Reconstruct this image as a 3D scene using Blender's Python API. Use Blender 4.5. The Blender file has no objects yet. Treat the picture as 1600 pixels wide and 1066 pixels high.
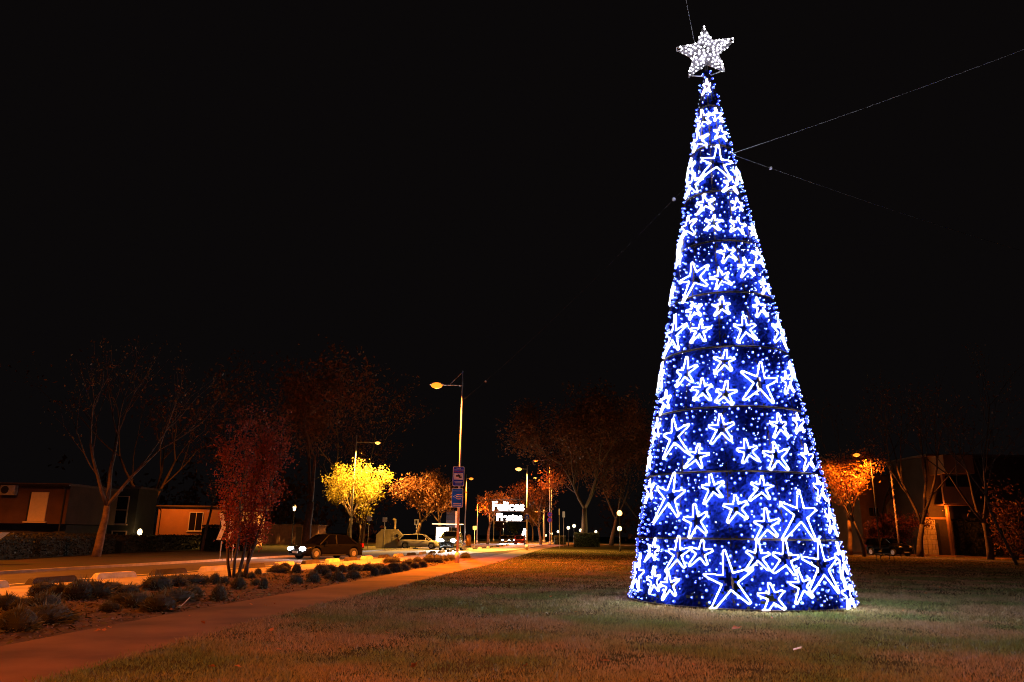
import bpy, math, random
import numpy as np
from mathutils import Vector, Matrix

# ------------------------------------------------------------------ camera, sky, exposure
sc = bpy.context.scene
PI = math.pi
R_ = math.radians
FPX = 1147.0                                    # focal length in pixels of the 1600 px wide photograph
PITCH, ROLL, EYE = math.atan(303 / FPX), R_(0.79), 1.5
cd = bpy.data.cameras.new('camera'); cam = bpy.data.objects.new('camera', cd)
sc.collection.objects.link(cam); sc.camera = cam
cd.sensor_width = 36; cd.lens = 36 * FPX / 1600; cd.clip_end = 3000; cd.clip_start = 0.05
_f = Vector((0, math.cos(PITCH), math.sin(PITCH))); _r = Vector((1, 0, 0)); _u = _r.cross(_f)
RX = _r * math.cos(ROLL) + _u * math.sin(ROLL); UX = -_r * math.sin(ROLL) + _u * math.cos(ROLL)
m3 = Matrix((RX, UX, -_f)).transposed()
cam.matrix_world = Matrix.Translation((0, 0, EYE)) @ m3.to_4x4()

w = bpy.data.worlds.new('World'); sc.world = w; w.use_nodes = True
bg = w.node_tree.nodes['Background']
bg.inputs[0].default_value = (0.0030, 0.0024, 0.0025, 1); bg.inputs[1].default_value = 1.0   # clear night over a lit town
sc.view_settings.view_transform = 'Standard'; sc.view_settings.look = 'None'
sc.view_settings.exposure = 0; sc.view_settings.gamma = 1
sc.render.engine = 'CYCLES'
sc.cycles.use_denoising = True
sc.cycles.use_light_tree = True
sc.cycles.max_bounces = 5; sc.cycles.diffuse_bounces = 3; sc.cycles.glossy_bounces = 3
sc.cycles.transparent_max_bounces = 6
sc.cycles.sample_clamp_indirect = 4.0; sc.cycles.sample_clamp_direct = 60.0
sc.cycles.blur_glossy = 1.0; sc.cycles.filter_width = 1.0
sc.cycles.caustics_reflective = False; sc.cycles.caustics_refractive = False

SODIUM = (1.0, 0.215, 0.014); AMBER = (1.0, 0.46, 0.08); WARM = (1.0, 0.78, 0.45)
TREE_WHITE, TREE_BLUE = 110.0, 60.0

# ------------------------------------------------------------------ surveyed points (photograph pixel -> the plan)
def _ray(x, y):
    return _f * FPX + RX * (x - 800) - UX * (y - 533)
def gr(x, y, z=0.0):
    d = _ray(x, y); t = (z - EYE) / d.z
    return Vector((d.x * t, d.y * t, z))
def at(x, y, Y):
    d = _ray(x, y); t = Y / d.y
    return Vector((d.x * t, Y, EYE + d.z * t))

# ------------------------------------------------------------------ helpers
C = sc.collection
class MB:
    def __init__(s): s.v = []; s.f = []
    def add(s, vs, fs):
        o = len(s.v); s.v += [tuple(p) for p in vs]; s.f += [tuple(i + o for i in f) for f in fs]; return s
    def box(s, c, d, rz=0, rx=0):
        M = Matrix.Translation(c) @ Matrix.Rotation(rz, 4, 'Z') @ Matrix.Rotation(rx, 4, 'X')
        x, y, z = d[0] / 2, d[1] / 2, d[2] / 2
        vs = [M @ Vector(p) for p in ((-x,-y,-z),(x,-y,-z),(x,y,-z),(-x,y,-z),(-x,-y,z),(x,-y,z),(x,y,z),(-x,y,z))]
        return s.add(vs, [(3,2,1,0),(4,5,6,7),(0,1,5,4),(1,2,6,5),(2,3,7,6),(3,0,4,7)])
    def bbox(s, c, d, b=0.02, rz=0):               # box with chamfered top and vertical edges
        M = Matrix.Translation(c) @ Matrix.Rotation(rz, 4, 'Z'); x, y, z = d[0]/2, d[1]/2, d[2]/2; b = min(b, x*.9, y*.9, z*.9)
        def ring(i, zz): return [(-x+i,-y+i+b,zz),(-x+i+b,-y+i,zz),(x-i-b,-y+i,zz),(x-i,-y+i+b,zz),(x-i,y-i-b,zz),(x-i-b,y-i,zz),(-x+i+b,y-i,zz),(-x+i,y-i-b,zz)]
        vs = ring(0,-z) + ring(0,z-b) + ring(b*.8,z); vs = [M @ Vector(p) for p in vs]
        fs = [tuple(range(7,-1,-1)), tuple(range(16,24))]
        for r in (0, 8):
            for i in range(8): fs.append((r+i, r+(i+1)%8, r+8+(i+1)%8, r+8+i))
        return s.add(vs, fs)
    def tube(s, pts, rad, n=6, closed=False, caps=True):
        pts = [Vector(p) for p in pts]; k = len(pts)
        rad = [rad] * k if not hasattr(rad, '__len__') else rad
        vs = []; prev = None
        for i in range(k):
            a = pts[i-1] if (i > 0 or closed) else pts[i]; b = pts[(i+1) % k] if (i < k-1 or closed) else pts[i]
            t = (b - a)
            t = t.normalized() if t.length > 1e-9 else Vector((0,0,1))
            if prev is None:
                h = Vector((0,0,1)) if abs(t.z) < .9 else Vector((1,0,0)); n1 = t.cross(h).normalized()
            else:
                n1 = prev - t * prev.dot(t); n1 = n1.normalized() if n1.length > 1e-6 else t.orthogonal().normalized()
            prev = n1; n2 = t.cross(n1)
            for j in range(n):
                a_ = 2*PI*j/n; vs.append(pts[i] + (n1*math.cos(a_) + n2*math.sin(a_)) * rad[i])
        fs = []
        for i in range(k if closed else k-1):
            i2 = (i+1) % k
            for j in range(n): fs.append((i*n+j, i*n+(j+1)%n, i2*n+(j+1)%n, i2*n+j))
        if caps and not closed: fs += [tuple(range(n-1,-1,-1)), tuple(range((k-1)*n, k*n))]
        return s.add(vs, fs)
    def lathe(s, prof, c=(0,0,0), n=12, axis='Z'):
        c = Vector(c); vs = []; k = len(prof)
        for r, z in prof:
            for j in range(n):
                a = 2*PI*j/n; p = (r*math.cos(a), r*math.sin(a), z)
                if axis == 'Y': p = (p[0], p[2], p[1])
                if axis == 'X': p = (p[2], p[0], p[1])
                vs.append(c + Vector(p))
        fs = [(i*n+j, i*n+(j+1)%n, (i+1)*n+(j+1)%n, (i+1)*n+j) for i in range(k-1) for j in range(n)]
        fs += [tuple(range(n-1,-1,-1)), tuple(range((k-1)*n, k*n))]
        return s.add(vs, fs)
    def ball(s, c, r, n=8, m=5, sz=1.0):
        return s.lathe([(max(r*math.sin(PI*i/m), 1e-4), -r*sz*math.cos(PI*i/m)) for i in range(m+1)], c, n)
    def prism(s, poly, h0, h1):
        k = len(poly)
        return s.add([(x,y,h0) for x,y in poly] + [(x,y,h1) for x,y in poly],
                     [tuple(range(k-1,-1,-1)), tuple(range(k,2*k))] + [(i,(i+1)%k,k+(i+1)%k,k+i) for i in range(k)])
    def build(s, name, mat, parent=None, smooth=False):
        me = bpy.data.meshes.new(name); me.from_pydata(s.v, [], s.f)
        return link(name, me, mat, parent, smooth)
def link(name, me, mat, parent=None, smooth=False):
    if mat is not None: me.materials.append(mat)
    if smooth: me.polygons.foreach_set('use_smooth', [True]*len(me.polygons))
    o = bpy.data.objects.new(name, me); C.objects.link(o); o.parent = parent
    return o
def tris(name, V, mat, parent=None):                # V: (n,3,3) loose triangles
    V = np.asarray(V, np.float32); n = len(V); me = bpy.data.meshes.new(name)
    me.vertices.add(n*3); me.vertices.foreach_set('co', V.reshape(-1))
    me.loops.add(n*3); me.loops.foreach_set('vertex_index', np.arange(n*3, dtype=np.int32))
    me.polygons.add(n); me.polygons.foreach_set('loop_start', np.arange(0, n*3, 3, dtype=np.int32))
    me.update(calc_edges=True); me.validate()
    return link(name, me, mat, parent)
def quads(name, V, mat, parent=None):               # V: (n,4,3) loose quads
    V = np.asarray(V, np.float32); n = len(V); me = bpy.data.meshes.new(name)
    me.vertices.add(n*4); me.vertices.foreach_set('co', V.reshape(-1))
    me.loops.add(n*4); me.loops.foreach_set('vertex_index', np.arange(n*4, dtype=np.int32))
    me.polygons.add(n); me.polygons.foreach_set('loop_start', np.arange(0, n*4, 4, dtype=np.int32))
    me.update(calc_edges=True); me.validate()
    return link(name, me, mat, parent)
def tag(o, label, cat, group=None, kind=None):
    if label: o['label'] = label
    if cat: o['category'] = cat
    if group: o['group'] = group
    if kind: o['kind'] = kind
    return o
def thing(name, label, cat, loc=(0,0,0), rz=0, group=None):
    o = bpy.data.objects.new(name, None); C.objects.link(o); o.location = loc; o.rotation_euler = (0,0,rz)
    o.empty_display_size = 0.2
    return tag(o, label, cat, group)
def struct(o): o['kind'] = 'structure'; return o
def copy_tree(o, parent=None):
    c = o.copy(); C.objects.link(c); c.parent = parent
    for ch in list(o.children): copy_tree(ch, c)
    return c

_M = {}
def mat(name, col, rough=0.7, metal=0.0, var=0.25, scale=6.0, bump=0.0, col2=None, spec=0.4, coat=0.0, obj=False, detail=6):
    if name in _M: return _M[name]
    m = bpy.data.materials.new(name); m.use_nodes = True; nt = m.node_tree; b = nt.nodes['Principled BSDF']
    b.inputs['Roughness'].default_value = rough; b.inputs['Metallic'].default_value = metal
    b.inputs['Specular IOR Level'].default_value = spec
    if coat: b.inputs['Coat Weight'].default_value = coat; b.inputs['Coat Roughness'].default_value = 0.08
    tc = nt.nodes.new('ShaderNodeTexCoord'); nz = nt.nodes.new('ShaderNodeTexNoise')
    nz.inputs['Scale'].default_value = scale; nz.inputs['Detail'].default_value = detail
    nt.links.new(tc.outputs['Object'], nz.inputs['Vector'])
    rp = nt.nodes.new('ShaderNodeValToRGB'); c = Vector(col); d = Vector(col2) if col2 else c * (1 - var)
    e = c if col2 else c * (1 + var * .6)
    rp.color_ramp.elements[0].position = .32; rp.color_ramp.elements[1].position = .68
    rp.color_ramp.elements[0].color = (*d, 1); rp.color_ramp.elements[1].color = (*e, 1)
    nt.links.new(nz.outputs['Fac'], rp.inputs['Fac'])
    out = rp.outputs['Color']
    if obj:                                          # every leaf / blade island its own tone
        g = nt.nodes.new('ShaderNodeNewGeometry'); hs = nt.nodes.new('ShaderNodeHueSaturation')
        mr = nt.nodes.new('ShaderNodeMapRange'); mr.inputs[3].default_value = .55; mr.inputs[4].default_value = 1.45
        nt.links.new(g.outputs['Random Per Island'], mr.inputs[0]); nt.links.new(mr.outputs[0], hs.inputs['Value'])
        nt.links.new(out, hs.inputs['Color']); out = hs.outputs['Color']
    nt.links.new(out, b.inputs['Base Color'])
    if bump:
        bp = nt.nodes.new('ShaderNodeBump'); bp.inputs['Strength'].default_value = bump; bp.inputs['Distance'].default_value = .03
        n2 = nt.nodes.new('ShaderNodeTexNoise'); n2.inputs['Scale'].default_value = scale * 6; n2.inputs['Detail'].default_value = 8
        nt.links.new(tc.outputs['Object'], n2.inputs['Vector']); nt.links.new(n2.outputs['Fac'], bp.inputs['Height'])
        nt.links.new(bp.outputs['Normal'], b.inputs['Normal'])
    _M[name] = m; return m
def leafmat(name, col, col2, trans=0.35):
    m = mat(name, col, .6, var=.3, scale=.8, col2=col2, obj=True); nt = m.node_tree
    b = nt.nodes['Principled BSDF']; src = b.inputs['Base Color'].links[0].from_socket
    tr = nt.nodes.new('ShaderNodeBsdfTranslucent'); mx = nt.nodes.new('ShaderNodeMixShader'); mx.inputs[0].default_value = trans
    nt.links.new(src, tr.inputs['Color']); nt.links.new(b.outputs[0], mx.inputs[1]); nt.links.new(tr.outputs[0], mx.inputs[2])
    nt.links.new(mx.outputs[0], nt.nodes['Material Output'].inputs['Surface']); return m
def emit(name, col, s):
    if name in _M: return _M[name]
    m = bpy.data.materials.new(name); m.use_nodes = True; b = m.node_tree.nodes['Principled BSDF']
    b.inputs['Base Color'].default_value = (*[min(.8, c) for c in col], 1); b.inputs['Roughness'].default_value = .4
    b.inputs['Emission Color'].default_value = (*col, 1); b.inputs['Emission Strength'].default_value = s
    _M[name] = m; return m
def glass(name, tint=(.02,.025,.03), rough=.05):
    return mat(name, tint, rough, 0, .1, 2, spec=.35)
def lamp(parent, loc, energy, col, kind='POINT', radius=.12, spot=150, blend=.6, aim=(0,0,-1)):
    l = bpy.data.lights.new('lamp_light', kind); l.energy = energy; l.color = col; l.shadow_soft_size = radius
    if kind == 'SPOT': l.spot_size = R_(spot); l.spot_blend = blend
    o = bpy.data.objects.new('lamp_light', l); C.objects.link(o); o.parent = parent; o.location = loc
    o.rotation_euler = Vector(aim).to_track_quat('-Z', 'Y').to_euler()
    return o

STEEL = mat('galvanised steel', (.50,.49,.48), .5, .15, .15, 3)
DARKMETAL = mat('dark painted metal', (.03,.03,.032), .5, .2, .3, 4)
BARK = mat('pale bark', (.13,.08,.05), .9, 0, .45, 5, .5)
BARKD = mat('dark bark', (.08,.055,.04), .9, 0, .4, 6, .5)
WHITEP = mat('white paint', (.72,.71,.68), .5, 0, .1, 5)

# ================================================================== SETTING
def ribbon(name, left, right, z, m, th=0.0):
    n = len(left); mb = MB()
    vs = [(x, y, z) for x, y in left] + [(x, y, z) for x, y in right]
    fs = [(i, n+i, n+i+1, i+1) for i in range(n-1)]
    mb.add(vs, fs)
    if th:                                            # closed slab
        o = len(mb.v); mb.v += [(x, y, z-th) for x, y in left] + [(x, y, z-th) for x, y in right]
        for i in range(n-1):
            mb.f += [(i, i+1, o+i+1, o+i), (n+i+1, n+i, o+n+i, o+n+i+1)]
        mb.f += [(n, 0, o, o+n), (n-1, 2*n-1, o+2*n-1, o+n-1)]
    return struct(mb.build(name, m))
def interp(pts, ys):
    P = sorted(pts, key=lambda p: p[1]); return [(float(np.interp(y, [p[1] for p in P], [p[0] for p in P])), y) for y in ys]
def smooth_line(pts, ys):
    P = interp(pts, [ys[0]-9+i*.5 for i in range(int((ys[-1]-ys[0]+18)*2)+1)]); xs = np.array([p[0] for p in P]); yy = np.array([p[1] for p in P])
    k = np.ones(15)/15; xp = np.concatenate([xs[0]+(xs[0]-xs[1:8])[::-1], xs, xs[-1]+(xs[-1]-xs[-8:-1])[::-1]]); s = np.convolve(xp, k, 'valid')
    return [(float(np.interp(y, yy, s)), y) for y in ys]
YS = [-14 + 2*i for i in range(122)]
WR = smooth_line([(-4.9,-30),(-4.75,2),(-4.72,8),(-4.55,11.2),(-4.25,14.5),(-3.86,18),(-3.16,22.7),(-2.1,32),(-.88,40),(.7,56),(3.4,82.7),(8.9,124),(20,180),(36,240)], YS)
WL = smooth_line([(-6.9,-30),(-6.8,5),(-6.65,11),(-6.1,15),(-5.62,19.2),(-5.05,23.4),(-4.53,28),(-3.9,35),(-2.95,41),(-1.22,55.5),(1.3,80),(6.2,124),(17,180),(33,240)], YS)
BR = smooth_line([(-10.4,-30),(-10.44,16),(-10.34,21),(-10.1,24.6),(-9.1,27.7),(-8,32.6),(-6.5,39.8),(-4.7,52.3),(-2,66),(.9,80),(5.6,124),(16,180),(32,240)], YS)
BK = smooth_line([(-14.2,-30),(-13.9,15),(-13.5,22.6),(-12.9,25.5),(-12,29.2),(-10.8,34.3),(-9.7,39.6),(-8.7,46),(-7.3,55),(-4.67,73.8),(-2.6,90),(.3,121),(10,180),(26,240)], YS)
RF = smooth_line([(-18,-30),(-17.9,15),(-17.6,24),(-16.9,30),(-15.9,36),(-14.8,42),(-13.2,52),(-12,64),(-10.5,76),(-8,95),(-5,121),(5,180),(21,240)], YS)
def off(L, d): return [(x + d, y) for x, y in L]
lawn_m = mat('lawn', (.045,.046,.016), .95, 0, .3, .9, .8, col2=(.075,.054,.026), spec=0, detail=10)
soil_m = mat('soil and bark mulch', (.125,.075,.045), .95, 0, .5, 2.5, .9, spec=.1, detail=10)
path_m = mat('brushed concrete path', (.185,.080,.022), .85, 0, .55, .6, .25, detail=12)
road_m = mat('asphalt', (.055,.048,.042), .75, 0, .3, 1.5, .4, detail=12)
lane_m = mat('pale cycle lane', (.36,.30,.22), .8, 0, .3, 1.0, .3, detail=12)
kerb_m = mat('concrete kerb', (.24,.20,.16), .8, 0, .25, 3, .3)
verge_m = mat('dry verge', (.055,.036,.016), .95, 0, .4, .7, .9, col2=(.035,.042,.012), spec=.1, detail=10)

struct(MB().add([(-900,-300,-.06),(900,-300,-.06),(900,1500,-.06),(-900,1500,-.06)], [(0,1,2,3)]).build('ground', verge_m))
lawn_far = interp([(58,-30),(42,40),(37.9,56),(34.4,75.5),(21,128),(14,150),(16,240)], YS)
cut = [i for i, y in enumerate(YS) if y <= 142]
lawn = ribbon('lawn', [WR[i] for i in cut], [lawn_far[i] for i in cut], 0.0, lawn_m)
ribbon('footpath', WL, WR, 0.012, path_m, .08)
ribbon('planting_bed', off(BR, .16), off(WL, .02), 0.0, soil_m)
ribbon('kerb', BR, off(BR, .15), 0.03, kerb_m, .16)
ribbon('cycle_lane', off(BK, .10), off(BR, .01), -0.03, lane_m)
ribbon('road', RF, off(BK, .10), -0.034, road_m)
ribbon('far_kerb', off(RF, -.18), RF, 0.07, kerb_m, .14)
ribbon('verge', off(RF, -60), off(RF, -.18), 0.0, verge_m)
# painted edge line of the road beside the cycle lane
ribbon('road_marking', off(BK, -.62), off(BK, -.48), -0.029, WHITEP)
# cross path at the end of the lawn and the side street on the right
ribbon('cross_path', [(7,140),(9,147)], [(60,136),(60,143)], .004, path_m)
SS = [y for y in YS if y <= 142]
KL = interp([(58.2,-30),(42.1,40),(38,56),(34.5,75.5),(21.1,128),(17.6,142)], SS)
ribbon('side_kerb', KL, off(KL, .3), .06, kerb_m, .12)
ribbon('side_street', off(KL, .3), off(KL, 9), -.03, road_m)
ribbon('side_pavement', off(KL, 9), off(KL, 13), .05, path_m, .12)

# grass blades on the nearer lawn: nobody could count them
rng = np.random.default_rng(7)
def blades(n, xs, ys, h0, h1, wid):
    x = rng.uniform(*xs, n); y = rng.uniform(*ys, n)**1.0
    return x, y
def make_grass():
    out = []
    for (y0, y1, dens, h, wd) in ((5.5,10,2600,.050,.0055),(10,15,1700,.055,.008),(15,22,850,.060,.011),(22,34,220,.060,.016),(34,50,70,.06,.022),(50,80,18,.06,.035)):
        xl, xr = -5.2, 0.80*y1 + 2
        n = int((y1-y0)*(xr-xl)*dens)
        n = min(n, 300000)
        x = rng.uniform(xl, xr, n); y = rng.uniform(y0, y1, n)
        edge = np.interp(y, [p[1] for p in WR], [p[0] for p in WR])
        keep = (x > edge - rng.uniform(0, 1, n)**2*.22) & (x < .78*y + 1.5)
        d2 = np.hypot(x-5.6, y-18.79); keep &= d2 > 2.55
        # tufty: density follows a slow random field
        fld = np.sin(x*1.9+1.3*np.sin(y*1.1)) * np.sin(y*2.3+.9*np.sin(x*1.7)) + .6*np.sin(x*5.1+y*3.7)*np.sin(y*6.3-x*2.2)
        keep &= rng.uniform(-1.9, 1.2, n) < fld + .25
        x, y, fld = x[keep], y[keep], fld[keep]; n = len(x)
        a = rng.uniform(0, 2*PI, n); hh = h*rng.uniform(.35, 1.15, n)*(1+.22*fld); ln = rng.uniform(.1, 1.1, n)*hh; b = rng.uniform(0, 2*PI, n)
        ww = wd*rng.uniform(.6, 1.4, n)
        p0 = np.stack([x-np.cos(a)*ww, y-np.sin(a)*ww, np.zeros(n)], 1); p1 = np.stack([x+np.cos(a)*ww, y+np.sin(a)*ww, np.zeros(n)], 1)
        p2 = np.stack([x+np.cos(b)*ln, y+np.sin(b)*ln, hh], 1)
        out.append(np.stack([p0, p1, p2], 1))
    return np.concatenate(out)
grass_m = leafmat('grass blades', (.135,.170,.045), (.29,.20,.095), .35)
for n_ in grass_m.node_tree.nodes:
    if n_.type == 'TEX_NOISE': n_.inputs['Scale'].default_value = .40; n_.inputs['Detail'].default_value = 8
    if n_.type == 'VALTORGB': n_.color_ramp.elements[0].position = .42; n_.color_ramp.elements[1].position = .60
GT = make_grass()
tag(tris('grass', GT, grass_m), 'short patchy grass of the lawn around the lit cone tree', 'grass', kind='stuff')

# ================================================================== THE LIT CONE TREE
TX, TY, TR, TH = 5.6, 18.79, 2.60, 15.2
STARS = [(-2.723,1.19,.265),(-2.401,1.12,.351),(-2.171,1.16,.306),(-2.664,.53,.29),(-2.467,.45,.284),(-1.933,.60,.592),(-1.6,.30,.33),(-1.683,1.11,.304),(-1.443,1.07,.375),(-1.073,.92,.587),(-1.334,.53,.309),(-.79,.33,.342),(-.732,1.06,.374),(-2.985,.64,.431),(-2.547,2.4,.553),(-2.948,2.6,.288),(-2.055,2.57,.296),(-1.577,2.57,.283),(-1.837,2.14,.307),(-2.222,1.85,.349),(-1.574,1.77,.321),(-1.207,2.02,.563),(-.799,2.62,.323),(-.716,1.89,.325),(-2.547,3.84,.506),(-2.967,4.1,.292),(-1.944,3.94,.343),(-2.227,3.32,.287),(-1.674,3.4,.286),(-1.359,3.3,.344),(-1.246,4.02,.28),(-.9,4.14,.274),(-.894,3.31,.3),(-3.107,3.36,.235),(-2.439,5.41,.358),(-2.793,4.78,.29),(-2.166,4.92,.294),(-1.881,4.79,.278),(-1.856,5.59,.283),(-1.407,5.05,.53),(-.926,5.15,.277),(-3.105,5.51,.376),(-.692,5.52,.224),(-2.34,7.06,.251),(-1.844,7.04,.249),(-1.173,7.05,.253),(-2.215,6.45,.278),(-1.516,6.44,.324),(-2.777,6.52,.508),(-.768,6.48,.385),(-1.657,8.55,.262),(-1.289,8.15,.262),(-2.371,7.97,.52),(-1.834,7.84,.271),(-.841,8.57,.284),(-.882,7.72,.235),(-2.938,8.73,.211),(-3.098,7.83,.239),(-2.125,10.11,.274),(-1.186,10.07,.229),(-1.932,9.48,.254),(-2.68,9.58,.364),(-1.309,9.4,.27),(-.764,9.37,.214),(-2.988,9.16,.213),(-1.669,11.38,.539),(-2.639,10.89,.341),(-1.286,10.69,.265),(-2.492,12.24,.302),(-1.309,12.39,.253),(-2.263,12.94,.333),(-1.316,13.01,.231),(-1.944,14.05,.265),(-2.926,11.5,.274),(-.798,11.12,.247)]
rs = random.Random(11)
for zb, nb in ((.75,5),(2.3,5),(3.75,4),(5.2,4),(6.8,3),(8.3,2),(9.8,2),(11.4,1)):     # the side away from the camera
    for i in range(nb): STARS.append((-.35 + (i+.5)*2.9/nb + rs.uniform(-.12,.12), zb + rs.uniform(-.3,.3), rs.choice((.28,.30,.34,.5))))
def cone_r(z): return TR*(1 - z/TH)
SL = math.atan(TR/TH)
def cone_pt(ph, z, out=0.0):
    r = cone_r(z) + out*math.cos(SL)
    return Vector((r*math.cos(ph), r*math.sin(ph), z + out*math.sin(SL)))
def star_shape(i):
    q = random.Random(100+i); big = STARS[i][2] > .45; rot = q.uniform(-.20, .20)
    ang = [90, 18+4, -54, -126, 162]; out = [1.0, .88, 1.02, 1.22, .86]
    pts = []
    for k in range(5):
        a = R_(ang[k] + q.uniform(-5,5)) + rot; r = out[k]*q.uniform(.86,1.14); w_ = .045 if big else .075
        for sg in (1, -1): pts.append((r*math.cos(a) - sg*w_*math.sin(a), r*math.sin(a) + sg*w_*math.cos(a)))   # blunt tip
        b = R_(54 - 72*k) + rot; ri = (.29 if big else .32)*q.uniform(.9,1.12); pts.append((ri*math.cos(b), ri*math.sin(b)))
    return pts
ct = thing('christmas_tree', 'tall cone Christmas tree of blue lights covered with glowing white star outlines', 'christmas tree', (TX, TY, 0))
tinsel_m = mat('blue tinsel', (.0036,.0095,.125), .9, 0, .6, 14, spec=.0, obj=True)
frame_m = mat('orange lit frame steel', (.030,.014,.008), .7, .0, .6, 2.5, col2=(.004,.004,.005), spec=.1)  # brown patches put the orange street light into the steel's colour
white_e = emit('white rope light', (.86,.90,1.0), TREE_WHITE)
blue_e = emit('blue lamp', (.09,.11,1.0), TREE_BLUE)
halo_e = emit('blue lamp halo', (.055,.095,1.0), 1.1)  # glowing balls around the lamps, drawn in place of their blue glow
tiny_e = emit('cold sparkle lamp', (.70,.78,1.0), 3.0)
RINGZ = [0.04, 1.48, 2.96, 4.48, 6.0, 7.47, 8.96, 10.5, 12.0, 13.4]
for z in RINGZ:
    r = cone_r(z) + .012
    MB().tube([(r*math.cos(2*PI*i/48), r*math.sin(2*PI*i/48), z) for i in range(48)], .026, 6, closed=True).build('frame_ring', frame_m, ct, True)
for k in range(12):
    a = 2*PI*(k+.35)/12
    MB().tube([cone_pt(a, 0, -.05), cone_pt(a, 14.6, -.03)], .022, 5).build('frame_rib', frame_m, ct)
MB().tube([(0,0,0),(0,0,14.9)], [.11,.05], 8).build('mast', frame_m, ct, True)
shapes = [star_shape(i) for i in range(len(STARS))]
def inside(px, py, poly):
    res = np.zeros(px.shape, bool); n = len(poly)
    for i in range(n):
        x0, y0 = poly[i]; x1, y1 = poly[(i+1) % n]
        c = ((y0 > py) != (y1 > py)) & (px < (x1-x0)*(py-y0)/((y1-y0) if abs(y1-y0) > 1e-9 else 1e-9) + x0)
        res ^= c
    return res
def in_star(ph, z, grow=1.0):
    hit = np.zeros(ph.shape, bool)
    for (p0, z0, R), sh in zip(STARS, shapes):
        dp = (ph - p0 + PI) % (2*PI) - PI; u = dp*cone_r(z0); v = (z - z0)/math.cos(SL)
        near = (np.abs(u) < R*1.5*grow) & (np.abs(v) < R*1.5*grow)
        if near.any():
            h = np.zeros(ph.shape, bool); h[near] = inside(u[near]/(R*grow), v[near]/(R*grow), sh); hit |= h
    return hit
r2 = np.random.default_rng(5)
zs = RINGZ + [14.75]
def field(ph, z):      # patchy density of the lamps and of the tinsel
    return np.sin(ph*5+1.3*z)*np.sin(2.1*z-ph*2) + .7*np.sin(ph*11-3.3*z)*np.sin(4.7*z+ph*3)
for b in range(len(zs)-1):
    z0, z1 = zs[b] + .015, zs[b+1] - .015; rm = cone_r((z0+z1)/2)
    nph = max(16, int(2*PI*rm/.055)); nz = max(6, int((z1-z0)/.055))
    PH, ZZ = np.meshgrid(np.arange(nph)*2*PI/nph, np.linspace(z0, z1, nz+1)); 
    jit = r2.normal(0, .012, PH.shape); rr = TR*(1-ZZ/TH) - .03 + jit
    V = np.stack([rr*np.cos(PH), rr*np.sin(PH), ZZ], -1).reshape(-1, 3)
    ii, jj = np.meshgrid(np.arange(nz), np.arange(nph), indexing='ij'); j2 = (jj+1) % nph
    F = np.stack([ii*nph+jj, ii*nph+j2, (ii+1)*nph+j2, (ii+1)*nph+jj], -1).reshape(-1, 4)
    fc_ph = ((jj+.5)*2*PI/nph).reshape(-1); fc_z = (z0 + (ii+.5)*(z1-z0)/nz).reshape(-1)
    F = F[~in_star(fc_ph, fc_z, .46) & (r2.uniform(0, 1, len(F)) > .10)]
    # tinsel fringe standing off the net
    area = 2*PI*rm*(z1-z0); n = int(area*620)
    ph = r2.uniform(-PI, PI, n); z = r2.uniform(z0, z1, n); k = ~in_star(ph, z, .95); ph, z = ph[k], z[k]; n = len(ph)
    rr = TR*(1-z/TH) - .03; P0 = np.stack([rr*np.cos(ph), rr*np.sin(ph), z], 1)
    d = r2.normal(0, 1, (n, 3)); d /= np.linalg.norm(d, axis=1)[:, None]; nrm = np.stack([np.cos(ph), np.sin(ph), np.zeros(n)], 1); d = d*.8 + nrm*.7
    L = r2.uniform(.03, .075, (n, 1)); s = np.cross(d, r2.normal(0, 1, (n, 3))); s /= np.linalg.norm(s, axis=1)[:, None]; s *= .006
    T = np.stack([P0 - s, P0 + s, P0 + d*L], 1).reshape(-1, 3)
    o = len(V); allv = np.concatenate([V, T]).tolist()
    fs = F.tolist() + [(o+3*i, o+3*i+1, o+3*i+2) for i in range(n)]
    me = bpy.data.meshes.new('tinsel_panel'); me.from_pydata(allv, [], fs); t = link('tinsel_panel', me, tinsel_m, ct)
    # blue lamps and small cold sparkles hung in the tinsel
    n = int(area*85); ph = r2.uniform(-PI, PI, n); z = r2.uniform(z0+.03, z1-.03, n)
    k = ~in_star(ph, z, 1.05) & (r2.uniform(-1.5, 1.1, n) < field(ph, z)); ph, z = ph[k], z[k]
    P3 = np.stack([TR*(1-z/TH)*np.cos(ph), TR*(1-z/TH)*np.sin(ph), z], 1); ok = np.ones(len(z), bool)
    for q_ in range(len(z)):                          # lamps keep a hand's width apart
        if ok[q_]: dd = np.linalg.norm(P3 - P3[q_], axis=1); dd[:q_+1] = 9; ok[dd < .115] = False
    ph, z = ph[ok], z[ok]; mb = MB(); mc = MB()
    for a, h in zip(ph, z):
        rr = rs.uniform(.022, .038); off_ = .03 + rs.uniform(-.01, .02)
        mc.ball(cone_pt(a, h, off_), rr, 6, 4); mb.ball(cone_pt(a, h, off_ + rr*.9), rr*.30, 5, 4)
    lo = mb.build('lamp_string', blue_e, ct); lo['kind'] = 'stuff'
    lo = mc.build('lamp_halos', halo_e, ct); lo['kind'] = 'stuff'
    n = int(area*22); ph = r2.uniform(-PI, PI, n); z = r2.uniform(z0+.03, z1-.03, n)
    k = ~in_star(ph, z, 1.05) & (r2.uniform(-1.0, 1.4, n) < -field(ph*1.7, z*.8+1)); ph, z = ph[k], z[k]
    mb = MB()
    for a, h in zip(ph, z): mb.ball(cone_pt(a, h, .02), rs.uniform(.005,.010), 5, 3)
    if mb.v: lo = mb.build('sparkle_string', tiny_e, ct); lo['kind'] = 'stuff'
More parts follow.
